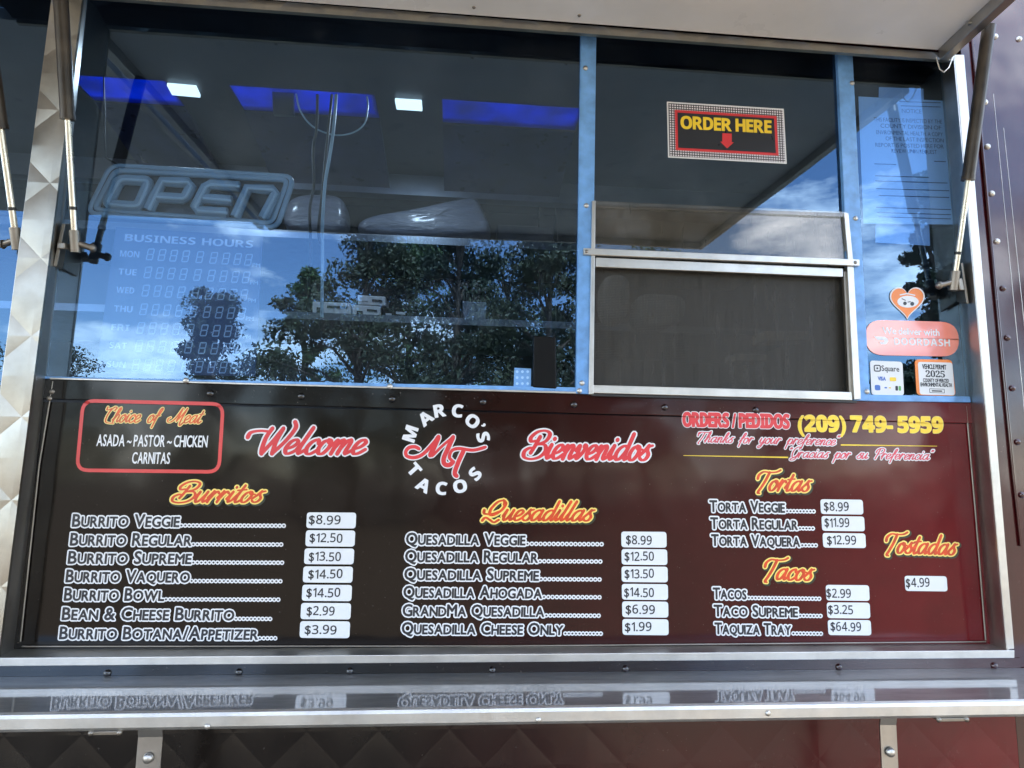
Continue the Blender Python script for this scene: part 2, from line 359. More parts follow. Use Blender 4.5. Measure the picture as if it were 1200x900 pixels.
def place(run, width, A, B, cap, lean=None, Y=1.7):
    u = up_px(A[0], A[1], Y) if lean is None else lean
    res = []
    for vs, fs, bd in run:
        res.append(([(A[0] + (B[0] - A[0]) * v[0] / width + u[0] * cap * v[1], A[1] + (B[1] - A[1]) * v[0] / width + u[1] * cap * v[1]) for v in vs], fs, bd))
    return res
def disc(c, r, n=8): return [(c[0] + r * math.cos(2 * math.pi * k / n), c[1] + r * math.sin(2 * math.pi * k / n)) for k in range(n)]
def capsule(a, b, ra, rb=None):
    rb = ra if rb is None else rb
    an = math.atan2(b[1] - a[1], b[0] - a[0]); pts = []
    for k in range(5): t = an + math.pi / 2 + math.pi * k / 4; pts.append((a[0] + ra * math.cos(t), a[1] + ra * math.sin(t)))
    for k in range(5): t = an - math.pi / 2 + math.pi * k / 4; pts.append((b[0] + rb * math.cos(t), b[1] + rb * math.sin(t)))
    return pts
def union(polys):
    vs = []; fs = []
    for p in polys:
        a = sum(p[i][0] * p[(i + 1) % len(p)][1] - p[(i + 1) % len(p)][0] * p[i][1] for i in range(len(p)))
        if abs(a) < 1e-7: continue
        if a < 0: p = p[::-1]
        n = len(vs); vs += [Vector(q) for q in p]; fs.append(list(range(n, n + len(p))))
    if not fs: return [], []
    r = delaunay_2d_cdt(vs, [], fs, 1, 1e-4)
    return [tuple(v) for v in r[0]], [tuple(f) for f, o in zip(r[2], r[5]) if len(o)]
def run_polys(items, grow=0.0):
    out = []
    for vs, fs, bd in items:
        out += [[vs[i] for i in f] for f in fs]
        if grow: out += [capsule(vs[a], vs[b], grow) for a, b in bd]
    return out
def stroke_polys(lines, grow=0.0):
    out = []
    for pts in lines:
        for a, b in zip(pts, pts[1:]):
            if math.hypot(b[0] - a[0], b[1] - a[1]) > 1e-4: out.append(capsule(a, b, a[2] + grow, b[2] + grow))
    return out
def flat(mb, polys, Y, mi, dx=0, dy=0):
    vs, fs = union(polys)
    mb.add([P(x + dx, y + dy, Y) for x, y in vs], fs, mi)
def spline(pts, n=7):
    out = []
    q = [pts[0]] + list(pts) + [pts[-1]]
    for i in range(1, len(q) - 2):
        p0, p1, p2, p3 = q[i - 1], q[i], q[i + 1], q[i + 2]
        for k in range(n):
            t = k / n
            out.append(tuple(0.5 * (2 * p1[d] + (p2[d] - p0[d]) * t + (2 * p0[d] - 5 * p1[d] + 4 * p2[d] - p3[d]) * t * t + (3 * p1[d] - p0[d] - 3 * p2[d] + p3[d]) * t ** 3) for d in range(2)))
    out.append(tuple(pts[-1])); return out
# brush-script alphabet: (advance, strokes), x-height 1
SC = {
 'a': (.95, [[(.74, .8), (.5, 1.0), (.2, .8), (.08, .4), (.2, .02), (.45, .1), (.68, .6), (.75, .95)], [(.75, 1.0), (.7, .4), (.78, .02), (1.02, .28)]]),
 'c': (.70, [[(.62, .74), (.5, 1.0), (.22, .85), (.08, .45), (.2, .05), (.45, .0), (.76, .3)]]),
 'd': (.95, [[(.74, .8), (.5, 1.0), (.2, .8), (.08, .4), (.2, .02), (.45, .1), (.68, .6), (.75, .95)], [(.80, 1.85), (.74, 1.0), (.7, .4), (.78, .02), (1.02, .28)]]),
 'e': (.72, [[(.03, .32), (.4, .48), (.6, .78), (.45, 1.0), (.2, .85), (.08, .4), (.22, .03), (.48, .05), (.78, .33)]]),
 'f': (.58, [[(.0, .3), (.35, .9), (.58, 1.6), (.5, 1.9), (.33, 1.6), (.25, .6), (.18, -.65)], [(.05, .92), (.6, .95)]]),
 'h': (.90, [[(.0, .25), (.3, .9), (.5, 1.6), (.42, 1.9), (.26, 1.6), (.18, .8), (.15, .0)], [(.16, .3), (.35, .85), (.55, 1.0), (.65, .8), (.6, .3), (.68, .02), (.95, .28)]]),
 'i': (.44, [[(.0, .3), (.2, .98)], [(.2, 1.0), (.14, .4), (.22, .02), (.48, .28)], [(.25, 1.38), (.26, 1.44)]]),
 'k': (.84, [[(.0, .25), (.3, .9), (.5, 1.6), (.42, 1.9), (.26, 1.6), (.18, .8), (.15, .0)], [(.64, .95), (.45, .6), (.2, .48)], [(.22, .5), (.5, .4), (.55, .1), (.7, .02), (.9, .28)]]),
 'l': (.46, [[(.0, .3), (.22, .9)], [(.34, 1.85), (.2, .9), (.14, .35), (.22, .02), (.5, .28)]]),
 'm': (1.2, [[(.02, .6), (.16, .98), (.17, .5), (.14, 0)], [(.15, .35), (.35, .9), (.5, .98), (.55, .7), (.5, 0)], [(.52, .35), (.72, .9), (.9, .98), (.95, .7), (.9, .2), (.97, .02), (1.25, .28)]]),
 'n': (.85, [[(.02, .6), (.16, .98), (.17, .5), (.14, 0)], [(.15, .35), (.35, .9), (.52, .98), (.6, .75), (.55, .25), (.63, .02), (.9, .28)]]),
 'o': (.76, [[(.45, 1.0), (.18, .85), (.06, .4), (.2, .02), (.45, .05), (.62, .5), (.56, .9), (.42, 1.0), (.5, .78), (.82, .75)]]),
 'p': (.85, [[(.02, .4), (.2, 1.0)], [(.2, 1.0), (.14, .2), (.08, -.8)], [(.14, .3), (.3, .85), (.52, 1.0), (.68, .7), (.6, .2), (.4, .0), (.2, .15)], [(.4, .0), (.6, .05), (.9, .3)]]),
 'r': (.66, [[(.0, .4), (.2, 1.02)], [(.2, 1.05), (.16, .5), (.12, .0)], [(.14, .3), (.28, .8), (.44, 1.02), (.58, .86)]]),
 's': (.66, [[(.0, .3), (.28, .75), (.42, 1.05)], [(.66, 1.05), (.42, .95), (.4, .72), (.58, .4), (.5, .08), (.28, .0), (.08, .14)]]),
 't': (.52, [[(.0, .3), (.22, .9)], [(.34, 1.6), (.2, .6), (.24, .05), (.4, .02), (.6, .28)], [(.0, 1.12), (.58, 1.2)]]),
 'u': (.88, [[(.0, .4), (.14, .95)], [(.15, 1.0), (.1, .4), (.2, .02), (.4, .15), (.62, .7), (.67, 1.0)], [(.68, 1.0), (.62, .4), (.7, .02), (.95, .28)]]),
 'v': (.74, [[(.0, .6), (.14, .98), (.18, .5), (.22, .02), (.46, .4), (.6, .85), (.5, 1.02), (.52, .82), (.8, .75)]]),
 'y': (.85, [[(.0, .4), (.14, .95)], [(.15, 1.0), (.1, .4), (.2, .05), (.4, .15), (.6, .7), (.66, 1.0)], [(.68, 1.0), (.6, .2), (.45, -.5), (.2, -.8), (.05, -.55), (.4, -.2), (.9, .3)]]),
 'B': (1.3, [[(.5, 1.55), (.38, .9), (.25, .38)], [(.3, 1.25), (.0, 1.2), (-.1, 1.5), (.2, 1.88), (.7, 1.98), (1.1, 1.75), (1.0, 1.25), (.45, .98)], [(.45, 1.0), (1.0, .98), (1.22, .55), (.95, .1), (.4, -.05), (-.1, .1), (-.2, .5), (.1, .75), (.35, .62)]]),
 'Q': (1.25, [[(.95, 1.5), (.8, 1.9), (.35, 1.75), (.05, 1.1), (.15, .55), (.5, .5), (.95, 1.0), (1.05, 1.6), (.75, 1.92)], [(-.45, .95), (-.3, .62), (.3, .6), (.8, .85)], [(-.25, -.05), (-.1, .25), (.3, .05), (.75, -.2), (1.05, .05)]]),
 'T': (.82, [[(-.42, 1.15), (-.42, 1.55), (-.1, 1.85), (.4, 1.8), (1.0, 1.85), (1.3, 2.05)], [(.42, 1.8), (.32, 1.0), (.16, .3), (.02, -.2), (.2, -.3)]]),
 'W': (1.35, [[(-1.05, 1.15), (-1.0, 1.5), (-.5, 1.62), (.1, 1.55)], [(.1, 1.8), (.0, 1.2), (.08, .4), (.2, .0)], [(.2, 0), (.5, .9), (.72, 1.8)], [(.72, 1.8), (.68, .9), (.8, .0)], [(.8, 0), (1.2, .9), (1.4, 1.8), (1.2, 2.25)]]),
 'C': (.95, [[(.72, 1.5), (.85, 1.85), (.55, 1.95), (.2, 1.5), (.05, .8), (.15, .1), (.6, -.12), (1.3, -.15)], [(-.35, 1.95), (-.35, 1.6), (-.05, 1.6), (.2, 1.75)]]),
 'M': (1.35, [[(-.5, .7), (-.75, .5), (-.6, .1), (-.2, .15), (.2, .7), (.55, 1.9)], [(.55, 1.9), (.5, 1.0), (.42, .2)], [(.42, .2), (.85, 1.1), (1.1, 1.9)], [(1.1, 1.9), (1.0, .9), (.95, .0), (1.1, -.35), (1.4, .1)]]),
 'G': (1.0, [[(.75, 1.5), (.85, 1.85), (.5, 1.95), (.15, 1.5), (.05, .8), (.2, .1), (.5, .05), (.8, .4), (.9, .9)], [(.92, .95), (.8, .1), (.6, -.4), (.2, -.5), (.05, -.3), (.5, -.0), (1.1, .3)]]),
 'P': (1.0, [[(.45, 1.8), (.35, 1.0), (.2, 0)], [(.0, 1.2), (.1, 1.7), (.6, 1.98), (1.08, 1.75), (1.0, 1.2), (.6, .9), (.35, 1.0)]]),
}
def script(word, A, B, xh, pen, slant=0.36, Y=1.7, thin=0.5, n=6):
    """Connected brush lettering fitted between A and B on the base line: pixel polylines with half-widths."""
    x = 0; raw = []
    for ch in word:
        if ch == ' ': x += 1.0; continue
        if ch in '“”':
            raw += [[(x, 1.55), (x + .05, 1.8)], [(x + .2, 1.55), (x + .25, 1.8)]]; x += .5; continue
        adv, sts = SC[ch]
        for s_ in sts: raw.append([(p[0] + x, p[1]) for p in s_])
        x += adv
    raw = [[(p[0] + slant * p[1], p[1]) for p in s_] for s_ in raw]
    xs = [p[0] for s_ in raw for p in s_]; lo, hi = min(xs), max(xs)
    u = up_px((A[0] + B[0]) / 2, A[1], Y); res = []
    for s_ in raw:
        q = spline(s_, n) if len(s_) > 2 else s_
        px = []
        for p in q:
            t = (p[0] - lo) / (hi - lo)
            px.append((A[0] + (B[0] - A[0]) * t + u[0] * xh * p[1], A[1] + (B[1] - A[1]) * t + u[1] * xh * p[1]))
        o = []
        for i, p in enumerate(px):
            a, b = px[max(0, i - 1)], px[min(len(px) - 1, i + 1)]; L = math.hypot(b[0] - a[0], b[1] - a[1]) or 1
            d = (b[1] - a[1]) / L; o.append((p[0], p[1], pen * (thin + (1 - thin) * abs(d) ** 1.5)))
        res.append(o)
    return res

# ------------------------------------------------------------------ layers in depth (metres from the camera along the wall normal)
YF = 1.63      # front of the steel frame
YS = 1.64      # truck skin
YP = 1.70      # menu panel and glass
def rrect(px, r=0.18, n=4):
    """Rounded quad outline from four pixel corners; r = share of the short side."""
    out = []
    L = min(math.dist(px[0], px[3]), math.dist(px[0], px[1])) * r
    for i in range(4):
        p = px[i]; a = px[i - 1]; b = px[(i + 1) % 4]
        da, db = math.dist(p, a), math.dist(p, b)
        p0 = (p[0] + (a[0] - p[0]) * L / da, p[1] + (a[1] - p[1]) * L / da); p1 = (p[0] + (b[0] - p[0]) * L / db, p[1] + (b[1] - p[1]) * L / db)
        for k in range(n + 1):
            t = k / n; out.append(tuple((1 - t) ** 2 * p0[d] + 2 * t * (1 - t) * p[d] + t * t * p1[d] for d in range(2)))
    return out

truck = empty('food_truck', (0, YS, 0), 'black and maroon food truck with an open serving hatch and printed menu', 'food truck')
# --- ground (structure)
def ground():
    m, nt, b = newmat('worn asphalt'); v, _ = coords(nt)
    nt.links.new(ramp(nt, noise(nt, v, 0.9, 10, 0.68), [(0.3, (0.095, 0.075, 0.052)), (0.7, (0.150, 0.122, 0.088))]), b.inputs['Base Color']); b.inputs['Roughness'].default_value = 0.9
    bump(nt, b, noise(nt, v, 40, 6), 0.4, 0.02)
    o = MB().face([(-400, -400, 0), (400, -400, 0), (400, 400, 0), (-400, 400, 0)]).build('ground', m); tag(o, kind='structure')
ground()

# --- truck shell
XL, XR, ZB, ZT = -3.6, 3.4, 0.42, 3.12
bl = P(-6, 771, YS); br = P(1184, 770, YS); tr = P(1126, 58, YS)
rightwall = [(br.x, YS, ZB), (XR, YS, ZB), (XR, YS, ZT), (tr.x, YS, ZT), (tr.x, YS, tr.z), (br.x, YS, br.z)]
MB().prism(rightwall, (0, 0.05, 0)).build('side_wall', M['skin'], truck)
MB().prism([(XL, YS, ZB), (br.x - 0.001, YS, ZB), (br.x - 0.001, YS, br.z - 0.012), (-1.6, YS, P(0, 775, YS).z), (XL, YS, P(0, 775, YS).z)], (0, 0.05, 0)).build('lower_wall', M['skin_quilt'], truck)
# narrow smooth strip of skin between frame and counter
MB().prism([P(-700, 784, YS - .003), P(1196, 771, YS - .003), P(1196, 796, YS - .003), P(-700, 812, YS - .003)], (0, 0.002, 0)).build('trim_strip', M['skin'], truck)
hz = P(1000, 58, YF).z
MB().box((XL, YS, hz + 0.03), (tr.x - .002, YS + .05, ZT)).build('upper_wall', M['skin'], truck)
MB().box((XL, YS + .05, ZB), (XL + .05, 3.9, ZT)).build('end_wall', M['skin'], truck)
MB().box((XR - .05, YS + .05, ZB), (XR, 3.9, ZT)).build('end_wall', M['skin'], truck)
MB().box((XL, 3.9, ZB), (XR, 3.95, ZT)).build('back_wall', M['dark_int'], truck)
MB().box((XL + .05, YP + .06, 0.92), (XR - .05, 3.9, 0.97)).build('floor_deck', M['dark_int'], truck)
# ceiling with three blue skylights let into it
ZC = 3.05
bays = []
for (xa, xb) in ((95, 205), (278, 442), (519, 678)):
    pa, pb = P(xa, 118, 2.36), P(xb, 132, 2.36)
    bays.append((pa.x, pb.x))
xs = [XL + .05] + [q for b_ in bays for q in b_] + [XR - .05]
cm = MB()
cm.box((XL + .05, YS + .05, ZC), (XR - .05, 2.27, ZT)); cm.box((XL + .05, 2.44, ZC), (XR - .05, 3.9, ZT))
for i in range(0, len(xs), 2): cm.box((xs[i], 2.27, ZC), (xs[i + 1], 2.44, ZT))
cm.build('roof', M['int_grey'], truck)
for a, b in bays:
    MB().box((a, 2.27, ZC + .004), (b, 2.44, ZC + .009)).build('skylight', M['skylight'], truck)
    MB().prism([(a, 2.445, ZC - .002), (b, 2.445, ZC - .002), (b, 2.86, ZC - .10), (a, 2.86, ZC - .10)], (0, 0, .02)).build('hood_filter', M['navy'], truck)
MB().box((XL + .1, 2.86, ZC - .13), (XR - .1, 2.92, ZC - .03)).build('hood_rail', M['int_steel'], truck)
MB().box((XL + .06, 3.3, 0.98), (1.9, 3.36, ZC - .01)).build('partition', M['dark_int'], truck)
# led lights between the skylights
for (a, b, c, d) in (((196, 97), (230, 100), (235, 111), (202, 108)), ((463, 115), (494, 117), (495, 127), (465, 125))):
    e = [P(x, y, 2.28) for x, y in (a, b, c, d)]
    lf = MB(); zz = ZC - .004
    pts = []
    for x, y in (a, b, c, d):
        dvec = RGT * ((x - 600) / F) - UPV * ((y - 450) / F) + FWD; k = (zz - CAM.z) / dvec.z; pts.append(CAM + dvec * k)
    fx = lf.prism([p + Vector((0, 0, 0)) for p in pts], (0, 0, -0.012)).build('ceiling_light', M['led'], truck)
    ld = bpy.data.lights.new('ceiling_light_lamp', 'AREA'); ld.energy = 0.8; ld.size = 0.12; ld.color = (0.75, 0.9, 1.0)
    lo = bpy.data.objects.new('ceiling_light_lamp', ld); COL.objects.link(lo); lo.location = sum(pts, Vector()) / 4 + Vector((0, 0, -0.03)); parent_to(lo, truck)

# --- menu panel, band, glass
panel = MB().pp([(20, 470), (1142, 497), (1162, 760), (8, 765)], YP, 0.012).build('menu_panel', M['panel'], truck)
band = MB().pp([(46, 443), (690, 462), (1140, 472), (1145, 496.5), (46, 467.5)], YP - 0.005, 0.016).build('band_panel', M['panel'], truck, bevel=0.002)
def glass(px, Y=YP, mat='glass', name='window_pane', par=truck): return MB().pp(px, Y, 0.004).build(name, M[mat], par)
glass([(84, -60), (684, 30), (677, 462), (40, 443)])
glass([(690, 30), (1000, 62), (1004, 250), (690, 240)])
glass([(992, 55), (1110, 62), (1142, 474), (1012, 470)])
glass([(-900, -120), (88, -20), (20, 452), (-900, 440)])
# blue rails and mullions
def rail(px, Y=YP - .012, d=.012, mat='bluefilm', name='window_rail', par=truck, bev=0.0015): return MB().pp(px, Y, d).build(name, M[mat], par, bevel=bev)
rail([(50, 441), (680, 454), (678, 461), (50, 443.5)], YP - .009, .009)
rail([(58, 442.2), (680, 459), (680, 461.5), (58, 444.5)], YP - .012, .0028, 'alu')
mu1 = rail([(681, 30), (699, 33), (693.5, 462), (675, 461)], YP - .014, .014, name='window_mullion')
mu2 = rail([(981, 55), (999, 57), (1019.5, 470), (1000, 469)], YP - .014, .014, name='window_mullion')
rail([(1018, 462.5), (1137, 464.5), (1138, 471.5), (1018, 470)], YP - .010, .010)
rail([(-500, 430), (24, 436), (22, 446), (-500, 442)], YP - .01, .01)
def bolt(x, y, r, Y, par, mat='alu', name='bolt', h=0.7):
    c = P(x, y, Y); rr = r * scale_px(Y)
    o = MB().dome(c, rr, rr * h).build(name, M[mat], par); return o
for x, y in ((686, 80), (687, 241), (682, 449), (679, 458)): bolt(x, y, 3.4, YP - .014, mu1)
for x, y in ((998.5, 97.5), (1002.5, 256), (1016, 459)): bolt(x, y, 3.4, YP - .014, mu2)
for x, y in ((218, 446), (457, 453)): bolt(x, y, 3.6, YP - .012, truck)
for i in range(1, 8):
    x = 140 + i * 106.5; bolt(x, 458 + i * 3.25, 4.2, YP - .005, band, 'skin', 'rivet')
for x, y in ((61, 459), (58, 467)): bolt(x, y, 3, YP - .005, band, 'darksteel', 'rivet')

# --- steel frame round the opening
# left post: quilted front face and the return into the opening
MB().prism([P(60, 0, YF), P(96, 0, YF), P(13, 650, YF), P(-2, 771, YF), P(-60, 771, YF), P(-42, 771, YF)][:4] + [P(-40, 771, YF)], (0, 0.008, 0)).build('door_post', M['steel_post'], truck)
pt = [P(60, 0, YF), P(96, 0, YF)]
top_l = pt[0] + (pt[0] - P(40, 150, YF)) * 0.5; top_r = pt[1] + (pt[1] - P(77, 137, YF)) * 0.5
MB().prism([pt[0], pt[1], top_r, top_l], (0, .008, 0)).build('door_post', M['steel_post'], truck)
# jamb returns
ja = [P(98.5, -20, YF), P(95, 5, YF), P(-2.5, 771, YF)]
MB().prism([P(98, -15, YF + .001), P(-2, 770, YF + .001), P(20, 768, YP + .02), P(104, -15, YP + .02)], (-.006, 0, 0)).build('jamb', M['alu'], truck)
MB().prism([P(60, 0, YF + .001), P(-41, 771, YF + .001), P(-20, 771, YP + .02), P(70, 0, YP + .02)], (.004, 0, 0)).build('jamb', M['alu'], truck)
MB().prism([P(1117, 62, YF + .001), P(1180, 763, YF + .001), P(1157, 757, YP + .012), P(1100, 62, YP + .012)], (.006, 0, 0)).build('jamb', M['alu'], truck)
# sill return and front flange
MB().prism([P(-4, 771, YF + .001), P(1182, 762.5, YF + .001), P(1160, 753, YP + .012), P(18, 759, YP + .012)], (0, 0, -.006)).build('sill', M['alu'], truck)
MB().pp([(-60, 771.5), (1189, 762), (1189, 771.2), (-60, 781.5)], YF, .009).build('sill_flange', M['alu'], truck, bevel=.0015)
MB().pp([(1118.5, 64), (1130, 64), (1188.8, 760.5), (1180, 761.5)], YF, .009).build('jamb_flange', M['alu'], truck, bevel=.0015)
# thin corner seal bead where jambs meet the panel
MB().tube([P(62, 447, YP - .004), P(46, 545, YP - .004), P(24, 752, YP - .004)], .0018, 8).build('seal_bead', M['darksteel'], truck)
MB().tube([P(1132, 476, YP - .003), P(1143, 600, YP - .003), P(1155, 750, YP - .003)], .0022, 8).build('seal_bead', M['darksteel'], truck)
MB().tube([P(26, 757.5, YP - .003), P(600, 757, YP - .003), P(1155, 752, YP - .003)], .0022, 8).build('seal_bead', M['darksteel'], truck)
# trim bead beside the right flange, rivets and seams on the skin
MB().tube([P(1139, 40, YS - .004), P(1158, 250, YS - .004), P(1188, 560, YS - .004), P(1197, 640, YS - .004)], .0045, 8).build('drip_trim', M['skin'], truck)
for x, y in ((1166, 43), (1194, 46), (1154, 120), (1157, 172), (1162, 227), (1168, 283), (1175, 338), (1180, 396), (1186, 455), (1192, 518), (1197, 580)):
    bolt(x, y, 4.2, YS, truck, 'alu' if y < 300 else 'skin', 'rivet', 0.8)
for a, b in (((1164, 110), (1222, 700)), ((1176, 150), (1234, 700))):
    MB().tube([P(*a, YS), P(*b, YS)], .0009, 6).build('panel_seam', M['alu'], truck)
for x, y in ((70, 452), (16, 715), (1135, 500), (1172, 715)):   # little screws on the jambs
    pass

# --- counter shelf
zb = (P(100, 791, YS).z + P(1000, 784.5, YS).z) / 2
def at_z(x, y, z):
    d = RGT * ((x - 600) / F) - UPV * ((y - 450) / F) + FWD; return CAM + d * ((z - CAM.z) / d.z)
yfL, yfR = at_z(0, 838, zb).y, at_z(1200, 818, zb).y; yf = (yfL + yfR) / 2
lipz = P(600, 828, yf).z - P(600, 849, yf).z
pr = [(yf - .0, zb - lipz), (yf - .006, zb - lipz * .8), (yf - .007, zb - lipz * .25), (yf - .003, zb - .003), (yf + .004, zb), (YS - .004, zb), (YS - .004, zb - .02), (yf + .01, zb - .02), (yf + .012, zb - lipz)]
shelf = MB().prism([(-2.6, y, z) for y, z in pr[4:8]], (5.2, 0, 0)).build('counter_shelf', M['steel_shelf'], truck)
MB().prism([(-2.6, y, z) for y, z in (pr[0], pr[1], pr[2], pr[3], (yf + .0038, zb - .0002), (yf + .0038, zb - .019), (yf + .012, zb - lipz))], (5.2, 0, 0)).build('front_lip', M['lip'], shelf)
for xa, xb, yy in ((162, 187, 862), (1033, 1053, 843)):
    a = P((xa + xb) / 2, yy - 1, yf + .05); x = a.x; hw = (xb - xa) / 2 * scale_px(yf + .05); yv = yf + .05; z0 = zb - .022
    prof = [(yv - .02, z0), (yv, z0 - .02), (yv + .008, z0 - .05), (yv + .012, z0 - .30)]
    bk = MB()
    for (p0, q0), (p1, q1) in zip(prof, prof[1:]):
        bk.prism([(x - hw, p0, q0), (x + hw, p0, q0), (x + hw, p1, q1), (x - hw, p1, q1)], (0, .004, -.0005))
    b_ = bk.build('shelf_bracket', M['steel'], shelf)
    bz = P(172 if xa < 500 else 1044, 888 if xa < 500 else 881, yv + .008)
    MB().dome((x, yv + .005, bz.z), .011, .009).build('bolt', M['alu'], b_) if False else None
    bo = MB().dome((x, yv + .006, bz.z), .011, .009).build('bolt', M['alu'], shelf)
for xa, xb, yy in ((110, 143, 861), (1096, 1128, 843.5)):
    a, b = P(xa, yy - 2, yf + .01), P(xb, yy - 3, yf + .01); z = zb - lipz - .004
    MB().box((a.x, yf - .002, z - .004), (b.x, yf + .018, z + .003)).dome((a.x, yf, z), .006, .006).dome((b.x, yf, z), .006, .006).build('latch', M['darksteel'], shelf, bevel=.001)
for x, y in ((243, 851.5), (631, 844), (900, 836)): 
    bo = MB().dome(P(x, y, yf - .0075), .006, .004).build('bolt', M['alu'], shelf)
for x in (126, 280, 410, 577, 733, 983, 1165): bolt(x, 790 - x * .0085, 4.0, YS - .003, truck, 'skin', 'rivet', 0.9)

# --- hatch raised over the opening
hl, hr = P(200, -6, YF), P(1096, 61, YF); sl = (hr.z - hl.z) / (hr.x - hl.x)
hx0 = P(78, 0, YF).x; hx1 = hr.x
tilt = R(3.2); HL = 1.74
def hp(x, d, up=0.0):
    z0 = hl.z + sl * (x - hl.x)
    return Vector((x, YF - .01 - d * math.cos(tilt) - up * -math.sin(tilt), z0 + d * math.sin(tilt) + up * math.cos(tilt)))
hatch = MB().prism([hp(hx0, 0), hp(hx1, 0), hp(hx1, HL), hp(hx0, HL)], Vector((0, math.sin(tilt), math.cos(tilt))) * .035).build('serving_hatch', M['white'], truck)
def hatch_rail(x0, x1, d0, d1, u0, u1, mat='steel'):
    vs = [hp(x, d, u) for u in (u0, u1) for x, d in ((x0, d0), (x1, d0), (x1, d1), (x0, d1))]
    MB().add(vs, [(0, 1, 2, 3), (7, 6, 5, 4), (0, 4, 5, 1), (1, 5, 6, 2), (2, 6, 7, 3), (3, 7, 4, 0)]).build('hatch_rail', M[mat], hatch, bevel=.002)
hatch_rail(hx1 + .001, hx1 + .03, 0.0, HL, -.035, .04)
hatch_rail(hx0 - .03, hx0 - .001, 0.0, HL, -.035, .04)
hatch_rail(hx0 - .03, hx1 + .03, HL + .001, HL + .03, -.035, .04)
for x in (555, 676, 300): 
    q = P(x, 20, YF); MB().dome(hp(q.x, .028), .005, .004, (0, -.1, -1)).build('rivet', M['darksteel'], hatch)
# hinge header strip under the hatch
MB().prism([P(-20, -25, YF), P(1118, 63, YF), P(1117, 71, YF), P(-20, -13, YF)], (0, .012, 0)).build('header_strip', M['steel_post'], truck)
MB().prism([P(-20, -14, YF + .013), P(1117, 71, YF + .013), P(1104, 64, YP + .01), P(-20, -22, YP + .01)], (0, 0, .004)).build('header_return', M['black'], truck)
MB().tube([P(1097, 67, YF - .004), P(1101, 81, YF - .006), P(1106, 85, YF - .006), P(1112, 79, YF - .006), P(1117, 66, YF - .004)], .0016, 8).build('hinge_wire', M['rod'], truck)
# neighbouring hatch to the left
nx1 = P(56, 0, YF).x; nx0 = -3.3
nb = MB().prism([hp(nx0, 0), hp(nx1 - .035, 0), hp(nx1 - .035, HL), hp(nx0, HL)], Vector((0, math.sin(tilt), math.cos(tilt))) * .035).build('serving_hatch', M['white'], truck)
MB().add([hp(x, d, u) for u in (-.035, .04) for x, d in ((nx1 - .034, 0), (nx1 - .006, 0), (nx1 - .006, HL), (nx1 - .034, HL))], [(0, 1, 2, 3), (7, 6, 5, 4), (0, 4, 5, 1), (1, 5, 6, 2), (2, 6, 7, 3), (3, 7, 4, 0)]).build('hatch_rail', M['steel'], nb)
# gas struts: rod below, cylinder above
def strut(A, mid, B, par=truck, side=1):
    pA, pB = P(*A), P(*B); t = mid; pm = pA.lerp(pB, t)
    c = MB().tube([pm, pB], .0165, 14).tube([pm - (pB - pA).normalized() * .012, pm], .0175, 14).build('gas_strut', M['strut'], par)
    MB().tube([pA, pm], .0078, 12).build('rod', M['rod'], c)
    q = pA.lerp(pm, .27); d = (pB - pA).normalized()
    MB().tube([q - d * .004, q + d * .004], .0095, 12).build('rod_clip', M['black'], c)
    e = MB().tube([pA - d * .025, pA + d * .03], .0125, 12).tube([pA, pA + Vector((.036 * side, .010, -.010))], .008, 10).dome(pA + Vector((.036 * side, .010, -.010)), .012, .012, (side, 0, 0)).build('end_joint', M['darksteel'], c)
    return c
strut((88, 284, 1.655), .50, (70, -22, 1.50), side=1)
strut((1118, 330, 1.655), .42, (1159, 30, 1.50), side=-1)
strut((19, 281, 1.655), .47, (-22, -15, 1.50), side=-1)
# brackets on the jambs
def bracket(px, Y):
    MB().pp(px, Y, .05).build('strut_bracket', M['darksteel'], truck, bevel=.002)
MB().prism([P(72, 262, 1.655), P(62, 312, 1.655), P(69, 315, 1.70), P(79, 262, 1.70)], (.010, 0, 0)).build('strut_bracket', M['darksteel'], truck, bevel=.002)
MB().prism([P(67, 284, 1.645), P(80, 287, 1.675), P(82, 294, 1.675), P(66, 291, 1.645)], (.018, 0, 0)).build('strut_bracket', M['darksteel'], truck, bevel=.002)
MB().prism([P(1129, 308, 1.65), P(1136, 356, 1.65), P(1124, 354, 1.70), P(1118, 308, 1.70)], (-.008, 0, 0)).build('strut_bracket', M['darksteel'], truck, bevel=.002)
MB().prism([P(1128, 326, 1.645), P(1131, 340, 1.645), P(1119, 342, 1.675), P(1117, 332, 1.675)], (-.014, 0, 0)).build('strut_bracket', M['darksteel'], truck, bevel=.002)
br_ = P(1150, 24, 1.515)
MB().tube([P(1133, 27, 1.50), P(1150, 27, 1.50), P(1162, 30, 1.50)], .006, 10).build('hatch_pin', M['steel'], hatch)

# --- service window (sliding screen)
sw = MB().pp([(694, 235), (698, 235), (695.5, 462), (690, 462)], YP - .020, .02).build('service_window', M['alu'], truck, bevel=.001)
def swp(px, Y=YP - .020, d=.02, name='window_rail', mat='alu'): return MB().pp(px, Y, d).build(name, M[mat], sw, bevel=.0012)
swp([(698, 235), (993, 248), (993, 254.5), (698, 242.5)], YP - .016, .012, 'top_ledge', 'glass2')
swp([(684, 290.5), (1007.5, 304), (1007.5, 311.5), (684, 298)], YP - .026, .012)
swp([(698.5, 301.5), (988, 314.5), (988, 324.5), (698, 312.5)], YP - .014, .012, 'sash_rail')
swp([(989, 249), (994.5, 249.5), (1000, 305), (994, 305)], YP - .018, .016, 'sash_stile')
swp([(993, 312), (1000.5, 312), (1009, 468), (1001, 468)], YP - .019, .018, 'sash_stile')
swp([(988.5, 318), (992.5, 318), (1000, 468), (995.5, 468)], YP - .012, .012, 'sash_stile', 'darksteel')
swp([(695, 451), (998, 459.5), (999, 469), (694.5, 460.5)], YP - .018, .02, 'sash_sill')
